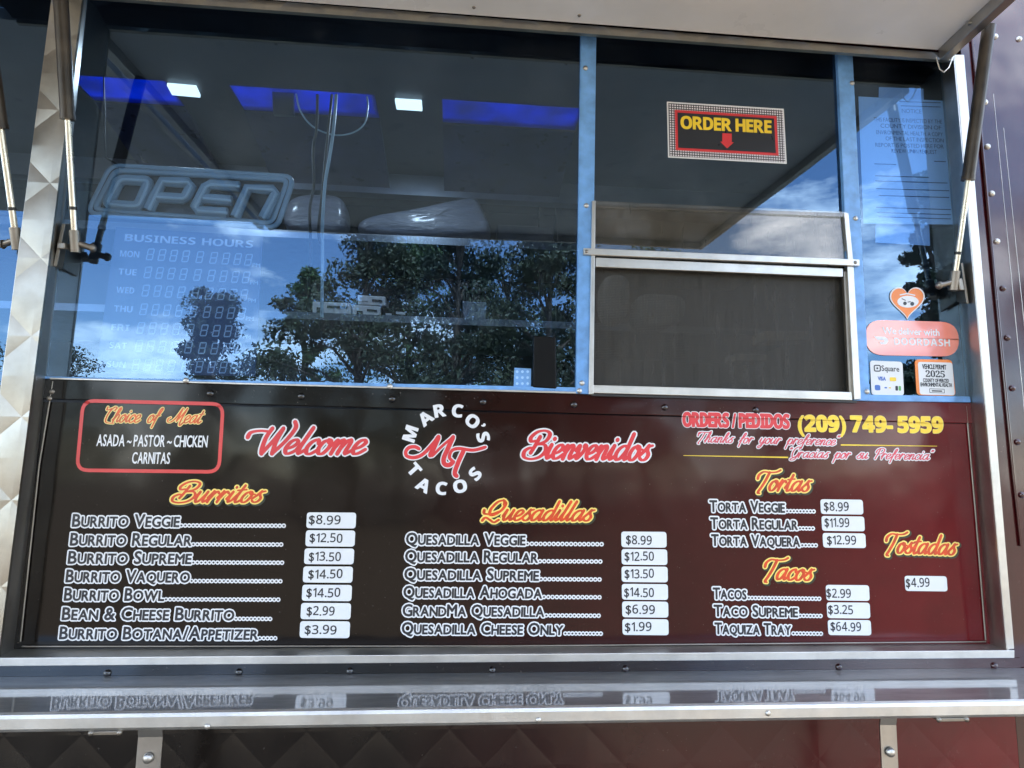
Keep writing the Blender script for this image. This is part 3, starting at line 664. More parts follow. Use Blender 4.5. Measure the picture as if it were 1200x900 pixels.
MB().pp([(697, 236), (992, 250), (1000, 462), (694, 455)], YP + .012, .002).build('insect_screen', M['screen'], sw)
MB().pp([(698, 242), (991, 254), (995, 305), (697, 292)], YP - .008, .003).build('upper_pane', M['glass2'], sw)
for x, y in ((687.5, 294.5), (1002.5, 307.5)): 
    MB().dome(P(x, y, YP - .026), .0055, .003).build('screw', M['darksteel'], sw)
MB().prism([P(692, 462, YP - .003), P(1001, 470, YP - .003), P(1001, 472.5, YP - .003), P(692, 464.5, YP - .003)], (0, -.012, 0)).build('sealant_line', M['black'], sw)

# ------------------------------------------------------------------ lettering printed on the menu panel
def line_obj(name, build, mats, label=None, par=panel):
    mb = MB(); build(mb); o = mb.build(name, mats, par)
    if label: o['label'] = label
    return o
YT = YP - .0006
def menu_line(txt, A, x1, x2, cap, slope, ndots):
    B = (x1 - 1.5, A[1] + slope * (x1 - A[0]))
    run, wd = layout(txt, gap=0.13, space=0.46, small=0.80)
    items = place(run, wd, A, B, cap)
    u = up_px(*A); dots = []
    for i in range(ndots):
        x = x1 + 1.5 + (x2 - x1 - 3) * i / (ndots - 1); y = A[1] + slope * (x - A[0]) - 1.6
        dots.append((x, y))
    def bld(mb):
        flat(mb, run_polys(items, 2.15) + [disc(d, 2.7, 10) for d in dots], YT, 0)
        flat(mb, run_polys(items, 0.52) + [disc(d, 1.15, 8) for d in dots], YT - .0006, 1)
    line_obj('menu_line', bld, [M['wtext'], M['dtext']])
L = [("Burrito Veggie", (84.5, 617), 211, 334, 27), ("Burrito Regular", (82, 639), 225, 331, 23), ("Burrito Supreme", (79.5, 660.3), 225, 332, 23), ("Burrito Vaquero", (77, 682), 223, 330, 23),
     ("Burrito Bowl", (75, 703.6), 193, 327.5, 29), ("Bean & Cheese Burrito", (72.5, 726.2), 275, 318, 10), ("Burrito Botana/Appetizer", (69.5, 748.8), 303, 324, 5)]
for t, A, x1, x2, n in L: menu_line(t, A, x1, x2, 14.2, 0.003, n)
L = [("Quesadilla Veggie", (476, 638), 616.7, 706.5, 18), ("Quesadilla Regular", (475, 658.3), 631.3, 705, 15), ("Quesadilla Supreme", (474, 679.3), 632.5, 704, 15), ("Quesadilla Ahogada", (473, 700.2), 636, 704, 14),
     ("GrandMa Quesadilla", (472, 721.8), 638.7, 703, 14), ("Quesadilla Cheese Only", (471, 742.8), 661, 705.5, 11)]
for t, A, x1, x2, n in L: menu_line(t, A, x1, x2, 13.4, 0.006, n)
L = [("Torta Veggie", (832, 599.5), 921, 955, 9), ("Torta Regular", (833, 619.5), 936, 954, 5), ("Torta Vaquera", (834, 639.3), 938.7, 957.5, 5),
     ("Tacos", (836, 701.8), 876, 961.5, 22), ("Taco Supreme", (837, 722), 936.3, 963, 7), ("Taquiza Tray", (838, 742.8), 928.3, 963.5, 9)]
for t, A, x1, x2, n in L: menu_line(t, A, x1, x2, 13.0, 0.012, n)

def heading(txt, A, B, xh, pen, outc, fillc, out=1.7, shadow=False, slant=.36, thin=.55, name='heading', Y=None):
    lines = script(txt, A, B, xh, pen, slant, thin=thin)
    y0 = YT if Y is None else Y
    def bld(mb):
        if shadow: flat(mb, stroke_polys(lines, out + 1.0), y0 + .0003, 2, 1.2, 1.2)
        flat(mb, stroke_polys(lines, out), y0 - .0002, 0); flat(mb, stroke_polys(lines), y0 - .0008, 1)
    return line_obj(name, bld, [M[outc], M[fillc], M['shadowv']])
heading('Welcome', (289, 531.5), (428, 532), 16.5, 2.7, 'wtext', 'red', 1.7)
heading('Bienvenidos', (614, 537), (765, 539.5), 16.5, 2.5, 'wtext', 'red', 1.7)
heading('Burritos', (202, 588.5), (310.5, 588.5), 12.3, 1.75, 'creamy', 'redor', 1.6, True)
heading('Quesadillas', (565, 609.5), (697, 610.5), 12.2, 1.8, 'creamy', 'redor', 1.6, True)
heading('Tortas', (888, 574.5), (952, 576), 11.8, 1.7, 'creamy', 'redor', 1.5, True)
heading('Tacos', (896.5, 678.5), (955, 680.5), 12.5, 1.8, 'creamy', 'redor', 1.5, True)
heading('Tostadas', (1039, 647.5), (1123, 650.5), 12.0, 1.75, 'creamy', 'redor', 1.5, True)
YB = YP - .0056
heading('Choice of  Meat', (123.5, 494.5), (238.5, 496), 9.0, .95, 'paley', 'orange', .95, False, thin=.6)
heading('“Thanks for your preference”', (818, 518), (985, 522), 6.3, .78, 'wtext', 'pinkred', 1.1, False, thin=.6)
heading('“Gracias por su Preferencia”', (926, 536), (1095, 539), 6.3, .78, 'wtext', 'pinkred', 1.1, False, thin=.6)
def plain(txt, A, B, cap, mat, gap=.1, space=.35, grow=0.0, out=None, outc=None, lean=None, Y=YT, par=panel, name='lettering', jit=0, small=None):
    run, wd = layout(txt, gap, space, small, jit); items = place(run, wd, A, B, cap, lean, Y)
    def bld(mb):
        if out: flat(mb, run_polys(items, out), Y, 1)
        flat(mb, run_polys(items, grow), Y - (.0006 if out else 0), 0)
    return line_obj(name, bld, [M[mat], M[outc or mat]], None, par)
plain('ASADA ~ PASTOR ~ CHICKEN', (113, 522.5), (242.5, 524), 13.2, 'wtext', .14, .3, grow=.22)
plain('CARNITAS', (154.5, 543), (198.5, 543.5), 13, 'wtext', .14, grow=.22)
# two lines that run across the joint between band and panel: printed on both
def split_print(txt, A, B, cap, mat, out, outc, gap=.1, space=.3):
    run, wd = layout(txt, gap, space); items = place(run, wd, A, B, cap)
    def bld(mb):
        for g, mi, dz in ((out, 1, 0), (0.8, 0, .0006)):
            vs, fs = union(run_polys(items, g))
            up, dn = [], []
            for f in fs:
                poly = [vs[i] for i in f]
                def cut(poly, sgn):
                    res = []
                    fn = lambda p: sgn * (p[1] - (467.7 + (p[0] - 46) * .0264))
                    for a, b in zip(poly, poly[1:] + poly[:1]):
                        fa, fb = fn(a), fn(b)
                        if fa >= 0: res.append(a)
                        if fa * fb < 0: t = fa / (fa - fb); res.append((a[0] + (b[0] - a[0]) * t, a[1] + (b[1] - a[1]) * t))
                    return res
                a = cut(poly, -1); b = cut(poly, 1)
                if len(a) > 2: mb.face([P(x, y, YB - dz) for x, y in a], mi)
                if len(b) > 2: mb.face([P(x, y, YT - dz) for x, y in b], mi)
    line_obj('lettering', bld, [M[mat], M[outc]])
split_print(sansb('ORDERS / PEDIDOS'), (800.5, 499.5), (925, 502), 16.2, 'red', 1.6, 'wtext')
split_print(sansb('(209) 749- 5959'), (936, 505), (1105, 507), 18.0, 'yellow', 1.1, 'paley')
line_obj('underline', lambda mb: flat(mb, [capsule((986, 521.4), (1098, 522.8), .8, .3)], YT, 0), [M['goldt']])
line_obj('underline', lambda mb: flat(mb, [capsule((801, 533.8), (923, 536), .3, .8)], YT, 0), [M['goldt']])
# red frame round the meat choices, partly on the band
def meatbox(mb):
    q = rrect([(97.5, 469.5), (261.5, 473.5), (256.5, 553), (90, 551)], .16, 5)
    polys = [capsule(a, b, 2.1) for a, b in zip(q, q[1:] + q[:1])]
    vs, fs = union(polys); bandp = YB; mb.add([P(x, y, (YB if y < 467.7 + (x - 46) * .0264 + 3 else YT)) for x, y in vs], fs, 0)
line_obj('meat_frame', meatbox, [M['boxred']])
# round emblem
def emblem(mb):
    def c(x, y): return (460 + x / 7.2, 465 + y / 7.2)
    ring = [('M', 150, 312, 72), ('A', 278, 180, 38), ('R', 397, 117, 10), ('C', 548, 118, -6), ('O', 675, 205, -36), ('’', 768, 240, -60), ('S', 765, 340, -76),
            ('T', 183, 615, -48), ('A', 262, 745, -28), ('C', 412, 772, -6), ('O', 570, 755, 12), ('S', 697, 650, 48)]
    polys_up = []
    for ch, x, y, a in ring:
        run, wd = layout(sansb(ch)); vs, fs, bd = run[0]; k = 14.2 if ch != '’' else 12
        xs = [v[0] for v in vs]; ys = [v[1] for v in vs]; mx_, my = (min(xs) + max(xs)) / 2, (min(ys) + max(ys)) / 2
        ca, sa = math.cos(R(a)), math.sin(R(a)); ctr = c(x, y)
        pv = [(ctr[0] + ((v[0] - mx_) * 1.12 * ca - (v[1] - my) * sa) * k, ctr[1] - ((v[0] - mx_) * 1.12 * sa + (v[1] - my) * ca) * k) for v in vs]
        yy = YB if ch in 'ARC' and y < 200 else YT
        flat(mb, run_polys([(pv, fs, bd)], .55), yy, 0)
    st = []
    for pts, wdt in (([(225, 440), (190, 422), (140, 428), (112, 462), (122, 500), (180, 513), (250, 488), (320, 420), (388, 338)], 2.1), ([(388, 338), (352, 420), (318, 495)], 3.0), ([(335, 500), (420, 415), (512, 338)], 1.6), ([(512, 338), (470, 430), (432, 520), (440, 568), (480, 575), (512, 548)], 2.7),
                     ([(500, 535), (480, 510), (500, 455), (560, 436), (680, 450), (785, 424)], 1.9), ([(602, 450), (556, 550), (525, 640), (542, 670)], 2.6)):
        q = spline(pts, 7) if len(pts) > 2 else pts; st.append([(*c(*p), wdt * (0.85 if i in (0, len(q) - 1) else 1)) for i, p in enumerate(q)])
    flat(mb, stroke_polys(st, 1.25), YT - .0004, 0); flat(mb, stroke_polys(st), YT - .001, 1)
line_obj('emblem', emblem, [M['wtext'], M['red']])

# ------------------------------------------------------------------ price labels: each a sticker of its own
YL = YP - .0012
def price(txt, TL, TR, h, bl_dx, tx0, tx1, label, dish):
    px = [TL, TR, (TR[0] + bl_dx, TR[1] + h), (TL[0] + bl_dx, TL[1] + h)]
    o = MB().prism([P(x, y, YL) for x, y in rrect(px, .2, 4)], (0, .0006, 0)).build('price_label', M['label'], None, top=centre(px, YL))
    tag(o, f'white price label reading {txt} ' + (dish if dish.startswith('under') else 'beside ' + dish), 'price label', 'price labels on the menu')
    by = TL[1] + h * .76 + random.uniform(-.8, .8); sl_ = (TR[1] - TL[1]) / (TR[0] - TL[0]) + random.uniform(-.012, .012)
    plain(''.join(chr(0x1D7E2 + ord(c) - 48) if c.isdigit() else c for c in txt), (tx0, by), (tx1, by + sl_ * (tx1 - tx0)), 10.2, 'dtext', .17, .2, grow=.2, Y=YL - .0004, par=o, name='price_lettering', jit=.05)
k = 5.295
for i, (t, d) in enumerate([('$8.99', 'the first burrito line, Burrito Veggie'), ('$12.50', 'Burrito Regular'), ('$13.50', 'Burrito Supreme'), ('$14.50', 'Burrito Vaquero'), ('$14.50', 'Burrito Bowl'), ('$2.99', 'Bean & Cheese Burrito'), ('$3.99', 'Burrito Botana/Appetizer')]):
    TLx = (634, 628, 620, 612, 606, 598, 592)[i]; TRx = (940, 934, 928, 920, 914, 908, 902)[i]; ty = (55, 166, 278, 390, 504, 617, 730)[i]; by = (153, 266, 376, 490, 604, 718, 834)[i]
    a, b = ((645, 840), (650, 852), (645, 842), (642, 852), (630, 838), (632, 803), (620, 815))[i]
    price(t, (240 + TLx / k, 590 + ty / k), (240 + TRx / k, 590 + (ty + 2) / k), (by - ty) / k, -.9, 240 + a / k, 240 + b / k, t, d)
k = 6
for i, (t, d) in enumerate([('$8.99', 'Quesadilla Veggie'), ('$12.50', 'Quesadilla Regular'), ('$13.50', 'Quesadilla Supreme'), ('$14.50', 'Quesadilla Ahogada'), ('$6.99', 'GrandMa Quesadilla'), ('$1.99', 'Quesadilla Cheese Only')]):
    TLx = (648, 650, 650, 652, 654, 656)[i]; TRx = (966, 971, 974, 976, 978, 980)[i]; ty = (77, 200, 322, 445, 568, 692)[i]; by = (188, 310, 432, 556, 680, 804)[i]
    a, b = ((683, 862), (673, 877), (673, 877), (670, 877), (680, 884), (675, 860))[i]
    price(t, (620 + TLx / k, 610 + ty / k), (620 + TRx / k, 610 + (ty + 3) / k), (by - ty) / k, .3, 620 + a / k, 620 + b / k, t, d)
for i, (t, d) in enumerate([('$8.99', 'Torta Veggie'), ('$11.99', 'Torta Regular'), ('$12.99', 'Torta Vaquera')]):
    TLx = (848, 856, 864)[i]; TRx = (1146, 1156, 1164)[i]; ty = (270, 388, 507)[i]; by = (374, 492, 610)[i]; a, b = ((875, 1048), (880, 1052), (897, 1100))[i]
    price(t, (820 + TLx / k, 540 + ty / k), (820 + TRx / k, 540 + (ty + 4) / k), (by - ty) / k, .9, 820 + a / k, 820 + b / k, t, d)
for i, (t, d) in enumerate([('$2.99', 'the Tacos line'), ('$3.25', 'Taco Supreme'), ('$64.99', 'Taquiza Tray')]):
    TLx = (886, 893, 900)[i]; TRx = (1190, 1195, 1202)[i]; ty = (272, 395, 518)[i]; by = (382, 506, 625)[i]; a, b = ((893, 1063), (905, 1078), (922, 1135))[i]
    price(t, (820 + TLx / k, 640 + ty / k), (820 + TRx / k, 640 + (ty + 3) / k), (by - ty) / k, .9, 820 + a / k, 820 + b / k, t, d)
price('$4.99', (1060, 674.7), (1109.3, 675.3), 17.8, 1.2, 1062, 1089.5, '$4.99', 'under the Tostadas heading, standing alone')

# ------------------------------------------------------------------ signs and stickers on the glass
YG = YP - .0025
def sticker(name, px, mat, label, cat, Y=YG, d=.0012, r=0):
    q = rrect(px, r, 6) if r else px
    o = MB().prism([P(x, y, Y) for x, y in q], (0, d, 0)).build(name, M[mat], None, top=centre(px, Y)); return tag(o, label, cat)
os_ = sticker('order_sign', [(781.5, 119), (918.5, 127.5), (922, 192), (783, 184.5)], 'wtext', 'small sign reading ORDER HERE with a red arrow, dotted border, on the glass', 'sign')
def inset(px, t):
    c = (sum(p[0] for p in px) / 4, sum(p[1] for p in px) / 4); out = []
    n = len(px)
    for i in range(n):
        a, p, b = px[i - 1], px[i], px[(i + 1) % n]
        def off(u, v):
            dx, dy = v[0] - u[0], v[1] - u[1]; L_ = math.hypot(dx, dy); nx, ny = -dy / L_, dx / L_
            if (c[0] - u[0]) * nx + (c[1] - u[1]) * ny < 0: nx, ny = -nx, -ny
            return (u[0] + nx * t, u[1] + ny * t), (dx, dy)
        (q0, d0), (q1, d1) = off(a, p), off(p, b); det = d0[0] * d1[1] - d0[1] * d1[0]; s_ = ((q1[0] - q0[0]) * d1[1] - (q1[1] - q0[1]) * d1[0]) / det
        out.append((q0[0] + d0[0] * s_, q0[1] + d0[1] * s_))
    return out
base = [(781.5, 119), (918.5, 127.5), (922, 192), (783, 184.5)]
for t, mt, dz, nm in ((1.6, 'dots', .0004, 'dotted_border'), (9, 'red', .0008, 'red_border'), (12, 'sign_dark', .0012, 'sign_face')):
    MB().face([P(x, y, YG - dz) for x, y in inset(base, t)]).build(nm, M[mt], os_)
plain(sansb('ORDER HERE'), (798, 150.5), (904, 156), 14.5, 'yellow', .09, .3, grow=.35, Y=YG - .0016, par=os_, name='sign_lettering')
MB().face([P(x, y, YG - .0016) for x, y in ((846.5, 156), (857.5, 156.6), (857.5, 166.5), (860, 166.8), (852, 174), (844, 166), (846.5, 166))]).build('arrow', M['red'], os_)

hrt = []
for i in range(40):
    t = 2 * math.pi * i / 40; hx = 16 * math.sin(t) ** 3; hy = 13 * math.cos(t) - 5 * math.cos(2 * t) - 2 * math.cos(3 * t) - math.cos(4 * t); hrt.append((hx, hy))
def hpx(s): return [(1063.3 + x * s, 352.5 - y * s * 1.04) for x, y in hrt]
hs = MB().prism([P(x, y, YG) for x, y in hpx(1.28)], (0, .001, 0)).build('heart_sticker', M['wtext'], None, top=P(1063, 376, YG)); tag(hs, 'orange heart sticker with a white oval on the narrow glass pane', 'sticker')
MB().face([P(x, y, YG - .0004) for x, y in hpx(1.18)]).build('heart_face', M['stickor'], hs)
MB().face([P(1064 + 12.5 * math.cos(2 * math.pi * i / 24), 353.5 + 7 * math.sin(2 * math.pi * i / 24), YG - .0008) for i in range(24)]).build('oval', M['wtext'], hs)
em = MB()
for x, y, r in ((1060.5, 355.5, 2.2), (1069, 356, 2.4)): em.face([P(*q, YG - .0012) for q in disc((x, y), r, 10)])
flat(em, [capsule((1057, 350), (1061, 352), .5)], YG - .0012, 0); flat(em, [capsule((1064, 354), (1067, 353.5), .5)], YG - .0012, 0)
em.build('oval_marks', M['dtext'], hs)
fr = MB()
flat(fr, [capsule((1055, 345.5), (1063, 344), .7), capsule((1063, 344), (1072, 346), .7)], YG - .0012, 0); fr.build('heart_arc', M['wtext'], hs)

dd = sticker('delivery_sticker', [(1013.5, 374.5), (1123, 377.5), (1124.5, 418), (1015, 416)], 'stickdd', 'faded orange pill shaped delivery sticker under the heart sticker', 'sticker', r=.5)
plain('We deliver with', (1034.5, 391), (1101, 393.5), 7.5, 'wtext', .10, .3, grow=.25, Y=YG - .0004, par=dd, name='sticker_lettering')
plain(sansb('DOORDASH'), (1048, 404), (1113.5, 406), 8.4, 'wtext', .16, Y=YG - .0004, par=dd, name='sticker_lettering')
lg = MB(); flat(lg, [[(1024, 394), (1037, 394.5), (1040.5, 397), (1041, 400), (1038.5, 403.5), (1032.5, 403.5), (1030, 401), (1036, 400.8), (1036, 398.6), (1028, 398.2)]], YG - .0004, 0); lg.build('sticker_logo', M['wtext'], dd)
sq = sticker('payment_sticker', [(1019.5, 422.5), (1057.5, 424), (1059.5, 463.5), (1021.5, 462.5)], 'label', 'white square sticker listing accepted payment cards, below the pill sticker', 'sticker', r=.1)
plain('Square', (1033.3, 434.5), (1053.8, 435.5), 6.2, 'dtext', .12, grow=.12, Y=YG - .0004, par=sq, name='sticker_lettering')
lm = MB()
q = rrect([(1024.5, 428), (1031.5, 428.2), (1031.7, 435), (1024.7, 434.8)], .25)
flat(lm, [capsule(a, b, .65) for a, b in zip(q, q[1:] + q[:1])] + [disc((1028.1, 431.5), 1.2)], YG - .0004, 0); lm.build('square_mark', M['dtext'], sq)
plain('VISA', (1029, 445.5), (1038, 446), 4.2, 'bluet', .1, Y=YG - .0004, par=sq, name='card_mark', grow=.25)
for px_, mt in (([(1042.5, 442), (1050, 442.2), (1050.4, 446.8), (1042.8, 446.6)], 'goldt'), ([(1025, 451), (1031.5, 451.2), (1031.8, 457.5), (1025.3, 457.3)], 'bluet'), ([(1036.5, 453.5), (1039.5, 453.6), (1039.5, 455.2), (1036.6, 455.1)], 'bluet'), ([(1041.5, 453.7), (1044, 453.8), (1044.2, 455.3), (1041.6, 455.2)], 'goldt'),
                ([(1049.2, 452.2), (1052.3, 452.3), (1052.5, 457.8), (1049.4, 457.7)], 'dtext'), ([(1053, 452.3), (1055.8, 452.4), (1056, 457.9), (1053.3, 457.8)], 'greent')):
    MB().face([P(x, y, YG - .0004) for x, y in rrect(px_, .3)]).build('card_mark', M[mt], sq)
pm0 = sticker('permit_sticker', [(1072, 421), (1115.5, 421.5), (1120, 464), (1074.5, 463)], 'stickor', 'white vehicle permit sticker dated 2025 with an orange edge', 'sticker', r=.12)
MB().face([P(x, y, YG - .0004) for x, y in rrect([(1075.5, 424), (1116, 425), (1119, 463.3), (1078, 462.2)], .08)]).build('permit_face', M['label'], pm0)
plain('VEHICLE PERMIT', (1081, 432), (1109, 433), 5.2, 'dtext', .12, .3, grow=.22, Y=YG - .0008, par=pm0, name='sticker_lettering')
plain(serifb('2025'), (1085, 441.5), (1107.5, 442.3), 7.6, 'dtext', .06, Y=YG - .0008, par=pm0, name='sticker_lettering', grow=.1)
plain('COUNTY OF MERCED', (1082, 447.6), (1112, 448.4), 4.2, 'dtext', .12, .3, grow=.18, Y=YG - .0008, par=pm0, name='sticker_lettering')
plain('ENVIRONMENTAL HEALTH', (1079, 452.6), (1115.5, 453.5), 4.2, 'dtext', .12, .3, grow=.18, Y=YG - .0008, par=pm0, name='sticker_lettering')
sb = MB(); q = [(1089.3, 455.6), (1106.5, 456.1), (1106.8, 460.5), (1089.6, 460)]
flat(sb, [capsule(a, b, .3) for a, b in zip(q, q[1:] + q[:1])] + [capsule((1092.5, 458), (1103.5, 458.4), .8)], YG - .0008, 0); sb.build('serial_box', M['dtext'], pm0)

# ------------------------------------------------------------------ things behind the glass
YN = YP + .012
nt_ = sticker('posted_notice', [(1006, 113), (1105, 118), (1118, 263), (1012, 262)], 'paper', 'pale blue inspection notice taped behind the narrow glass pane', 'notice', Y=YN)
plain('NOTICE', (1057, 132), (1080, 133), 4.5, 'ink', .12, Y=YN - .0004, par=nt_, name='notice_lettering')
for t, a, b in (('THIS FACILITY IS INSPECTED BY THE', (1024, 142), (1104, 145)), ('COUNTY DIVISION OF', (1032, 149.5), (1103, 152)), ('ENVIRONMENTAL HEALTH. A COPY', (1027, 157), (1105, 160)), ('OF THE LAST INSPECTION', (1038, 164.5), (1106, 167)), ('REPORT IS POSTED HERE FOR', (1026, 172), (1106, 174)), ('REVIEW UPON REQUEST', (1045, 179), (1098, 180.5))):
    plain(t, a, b, 4.6, 'ink', .12, .35, Y=YN - .0004, par=nt_, name='notice_lettering')
nl = MB()
for i, (y, x0, x1) in enumerate(((119, 1054, 1102), (124, 1056, 1102), (189, 1095, 1108), (192, 1025, 1050), (206, 1026, 1088), (212, 1026, 1110), (221, 1027, 1112), (229, 1030, 1112), (243, 1027, 1114), (249, 1028, 1114), (254, 1030, 1114))):
    flat(nl, [capsule((x0, y), (x1, y + (x1 - x0) * .03), .5)], YN - .0004, 0)
nl.build('notice_rule', M['ink'], nt_)
nt2 = sticker('posted_notice', [(1030, 102), (1082, 104), (1090, 288), (1026, 284)], 'paper2', 'loose pale sheet hanging behind the larger posted notice', 'notice', Y=YN + .012)

# OPEN sign, unlit
YO = YP + .075
def oc(x, y): return (90 + x / 4.444, 180 + y / 4.444)
op = empty('open_sign', P(225, 272, YO), 'unlit OPEN sign of pale blue tubing hanging behind the glass', 'sign')
def tube_px(mb, pts, rpx, Y, closed=False, flatn=1.0, mi=0):
    w_ = [P(*oc(*p), Y) for p in pts]
    if closed: w_ = w_ + [w_[0], w_[1]]
    mb.tube(w_, rpx * scale_px(Y), 10, mi)
frame_out = rrect([(180, 62), (1132, 122), (1042, 390), (58, 312)], .2, 6); frame_in = rrect([(205, 88), (1102, 138), (1018, 365), (92, 293)], .16, 6)
f1 = MB(); tube_px(f1, frame_out, 3.2, YO, True); f1.build('sign_frame', M['tube'], op)
f2 = MB(); tube_px(f2, frame_in, 3.4, YO, True); f2.build('sign_frame', M['tube'], op)
f3 = MB(); tube_px(f3, rrect([(192, 75), (1117, 130), (1030, 378), (75, 302)], .18, 6), 1.6, YO - .001, True); f3.build('frame_groove', M['black'], op)
letters = [[rrect([(225, 135), (380, 143), (322, 278), (158, 265)], .2, 4)], [[(375, 296), (412, 218), (448, 146), (580, 152), (598, 172), (570, 226), (552, 236), (415, 228)]], [[(848, 172), (700, 162), (672, 176), (618, 282), (632, 300), (785, 310)], [(655, 234), (805, 246)]], [[(826, 332), (892, 182), (1022, 190), (1040, 208), (972, 338)]]]
for li, ls in enumerate(letters):
    for si, s_ in enumerate(ls):
        lb = MB(); tube_px(lb, s_, 6.4, YO - .004, li == 0); lo_ = lb.build('sign_letter', M['tube'], op)
        lc = MB(); w_ = s_ + ([s_[0], s_[1]] if li == 0 else []); lc.tube([P(*oc(*p), YO - .0172) for p in w_], 2.0 * scale_px(YO), 8); lc.build('letter_highlight', M['tube_hl'], lo_)  # paler thin tube: highlight line painted along each letter
MB().pp([oc(205, 88), oc(1102, 138), oc(1018, 365), oc(92, 293)], YO + .014, .004).build('dark_interior_sheet', M['sign_dark'], op)  # added black sheet: stands in for the dark interior between the letters
MB().tube([P(*oc(150, 20), YO), P(*oc(210, 55), YO)], .003, 6).tube([P(*oc(150, 20), YO), P(*oc(140, -400), YO + .1)], .002, 6).build('hanging_cord', M['black'], op)

# business hours board
YH = YP + .03
def hc(x, y): return (90 + x / 4.7375, 260 + y / 4.7375)
hb = sticker('hours_board', [(136, 266), (308, 277), (299, 441), (112, 437)], 'hours', 'dark blue BUSINESS HOURS board with blank clock digits behind the glass', 'sign', Y=YH, d=.006)
plain(sansb('BUSINESS HOURS'), hc(264, 106), hc(977, 144), 8.3, 'hourst', .12, .45, Y=YH - .0006, par=hb, name='board_lettering')
SEG = {}
def digit(x, y, h, wd, slant):
    a = lambda u, v: (x + u * wd + slant * v * h, y - v * h)
    pts = [((.08, 1), (.92, 1)), ((1, .93), (1, .57)), ((1, .43), (1, .07)), ((.08, 0), (.92, 0)), ((0, .07), (0, .43)), ((0, .57), (0, .93)), ((.08, .5), (.92, .5))]
    return [capsule(a(*p), a(*q), .72) for p, q in pts]
days = (('MON', 238, 345, 192), ('TUE', 230, 330, 292), ('WED', 218, 318, 393), ('THU', 205, 308, 497), ('FRI', 190, 290, 600), ('SAT', 180, 275, 700), ('SUN', 165, 270, 805))
offs = (0, 65, 130, 197, 275, 352, 420, 485, 545)
for i, (d, x0, x1, y) in enumerate(days):
    plain(sansb(d), hc(x0, y), hc(x1, y + 6), 7.2, 'hourst', .14, Y=YH - .0006, par=hb, name='board_lettering')
    sx = (385, 372, 360, 348, 332, 322, 305)[i]; sl_ = .055 - i * .004
    rb = MB(); polys = []
    for o_ in offs:
        xx, yy = hc(sx + o_, y + 18 + sl_ * o_); polys += digit(xx, yy, 12.5, 7.0, .22)
    flat(rb, polys, YH - .0006, 0)
    o = rb.build('clock_digits', M['hourst2'], hb)
    plain('PM', hc(sx + 590, y + 24 + sl_ * 590), hc(sx + 632, y + 25 + sl_ * 632), 4.2, 'hourst2', .12, Y=YH - .0006, par=hb, name='board_lettering', grow=.15)

# wrapped bundles, cartons and shelves at the back of the truck
MB().box((-2.6, 2.78, 2.655), (1.5, 3.3, 2.69)).build('wall_shelf', M['int_steel'], truck)
zs1 = P(450, 284, 2.8).z
def pillow(name, px, Y, depth, mat, label, cat, seed, group=None):
    """Soft bundle whose outline follows px, puffed towards the middle."""
    random.seed(seed); c = (sum(p[0] for p in px) / len(px), sum(p[1] for p in px) / len(px)); mb = MB(); n = len(px); rings = []
    for k, (s_, dy) in enumerate(((1, 0), (.985, -.34), (.93, -.5), (.6, -.56), (0.02, -.57))):
        rings.append([P(c[0] + (x - c[0]) * s_, c[1] + (y - c[1]) * s_, Y) + Vector((random.uniform(-.004, .004), dy * depth + random.uniform(-.006, .006), random.uniform(-.004, .004))) for x, y in px])
    vs = [q for r in rings for q in r]; fs = [tuple(range(n - 1, -1, -1))]
    for j in range(len(rings) - 1):
        for i in range(n): fs.append((j * n + i, j * n + (i + 1) % n, (j + 1) * n + (i + 1) % n, (j + 1) * n + i))
    back = [q + Vector((0, depth * .4, 0)) for q in rings[0]]; nb_ = len(vs); vs += back
    for i in range(n): fs.append((i, (i + 1) % n, nb_ + (i + 1) % n, nb_ + i))
    fs[0] = tuple(nb_ + i for i in range(n))
    mb.add(vs, fs, 0, True); o = mb.build(name, M[mat], None, top=centre(px, Y)); md = o.modifiers.new('s', 'SUBSURF'); md.levels = md.render_levels = 2
    return tag(o, label, cat, group)
pillow('wrapped_bundle', [(334, 278), (336, 255), (344, 240), (370, 235), (398, 236), (408, 242), (411, 260), (409, 281), (372, 281)], 2.88, .2, 'wrap', 'short upright plastic wrapped bundle on the back shelf', 'bundle', 3)
pillow('wrapped_bundle', [(415, 282), (417, 263), (470, 257), (515, 247), (550, 238), (562, 241), (568, 255), (578, 276), (572, 285), (500, 286)], 2.88, .2, 'wrap', 'long plastic wrapped bundle tapering to its end on the back shelf', 'bundle', 5)
def crate(name, px, Y, d, mat, label, cat):
    o = MB().pp(px, Y, d).build(name, M[mat], None, bevel=.004, top=centre(px, Y)); return tag(o, label, cat)
crate('carton', [(583, 263), (648, 266), (650, 290), (583, 287)], 2.95, .2, 'int_grey', 'grey flat carton at the end of the back shelf', 'carton')
MB().box((-2.6, 2.6, 2.245), (1.5, 3.29, 2.275)).build('wall_shelf', M['int_steel'], truck)
zz2 = P(450, 380, 2.64)
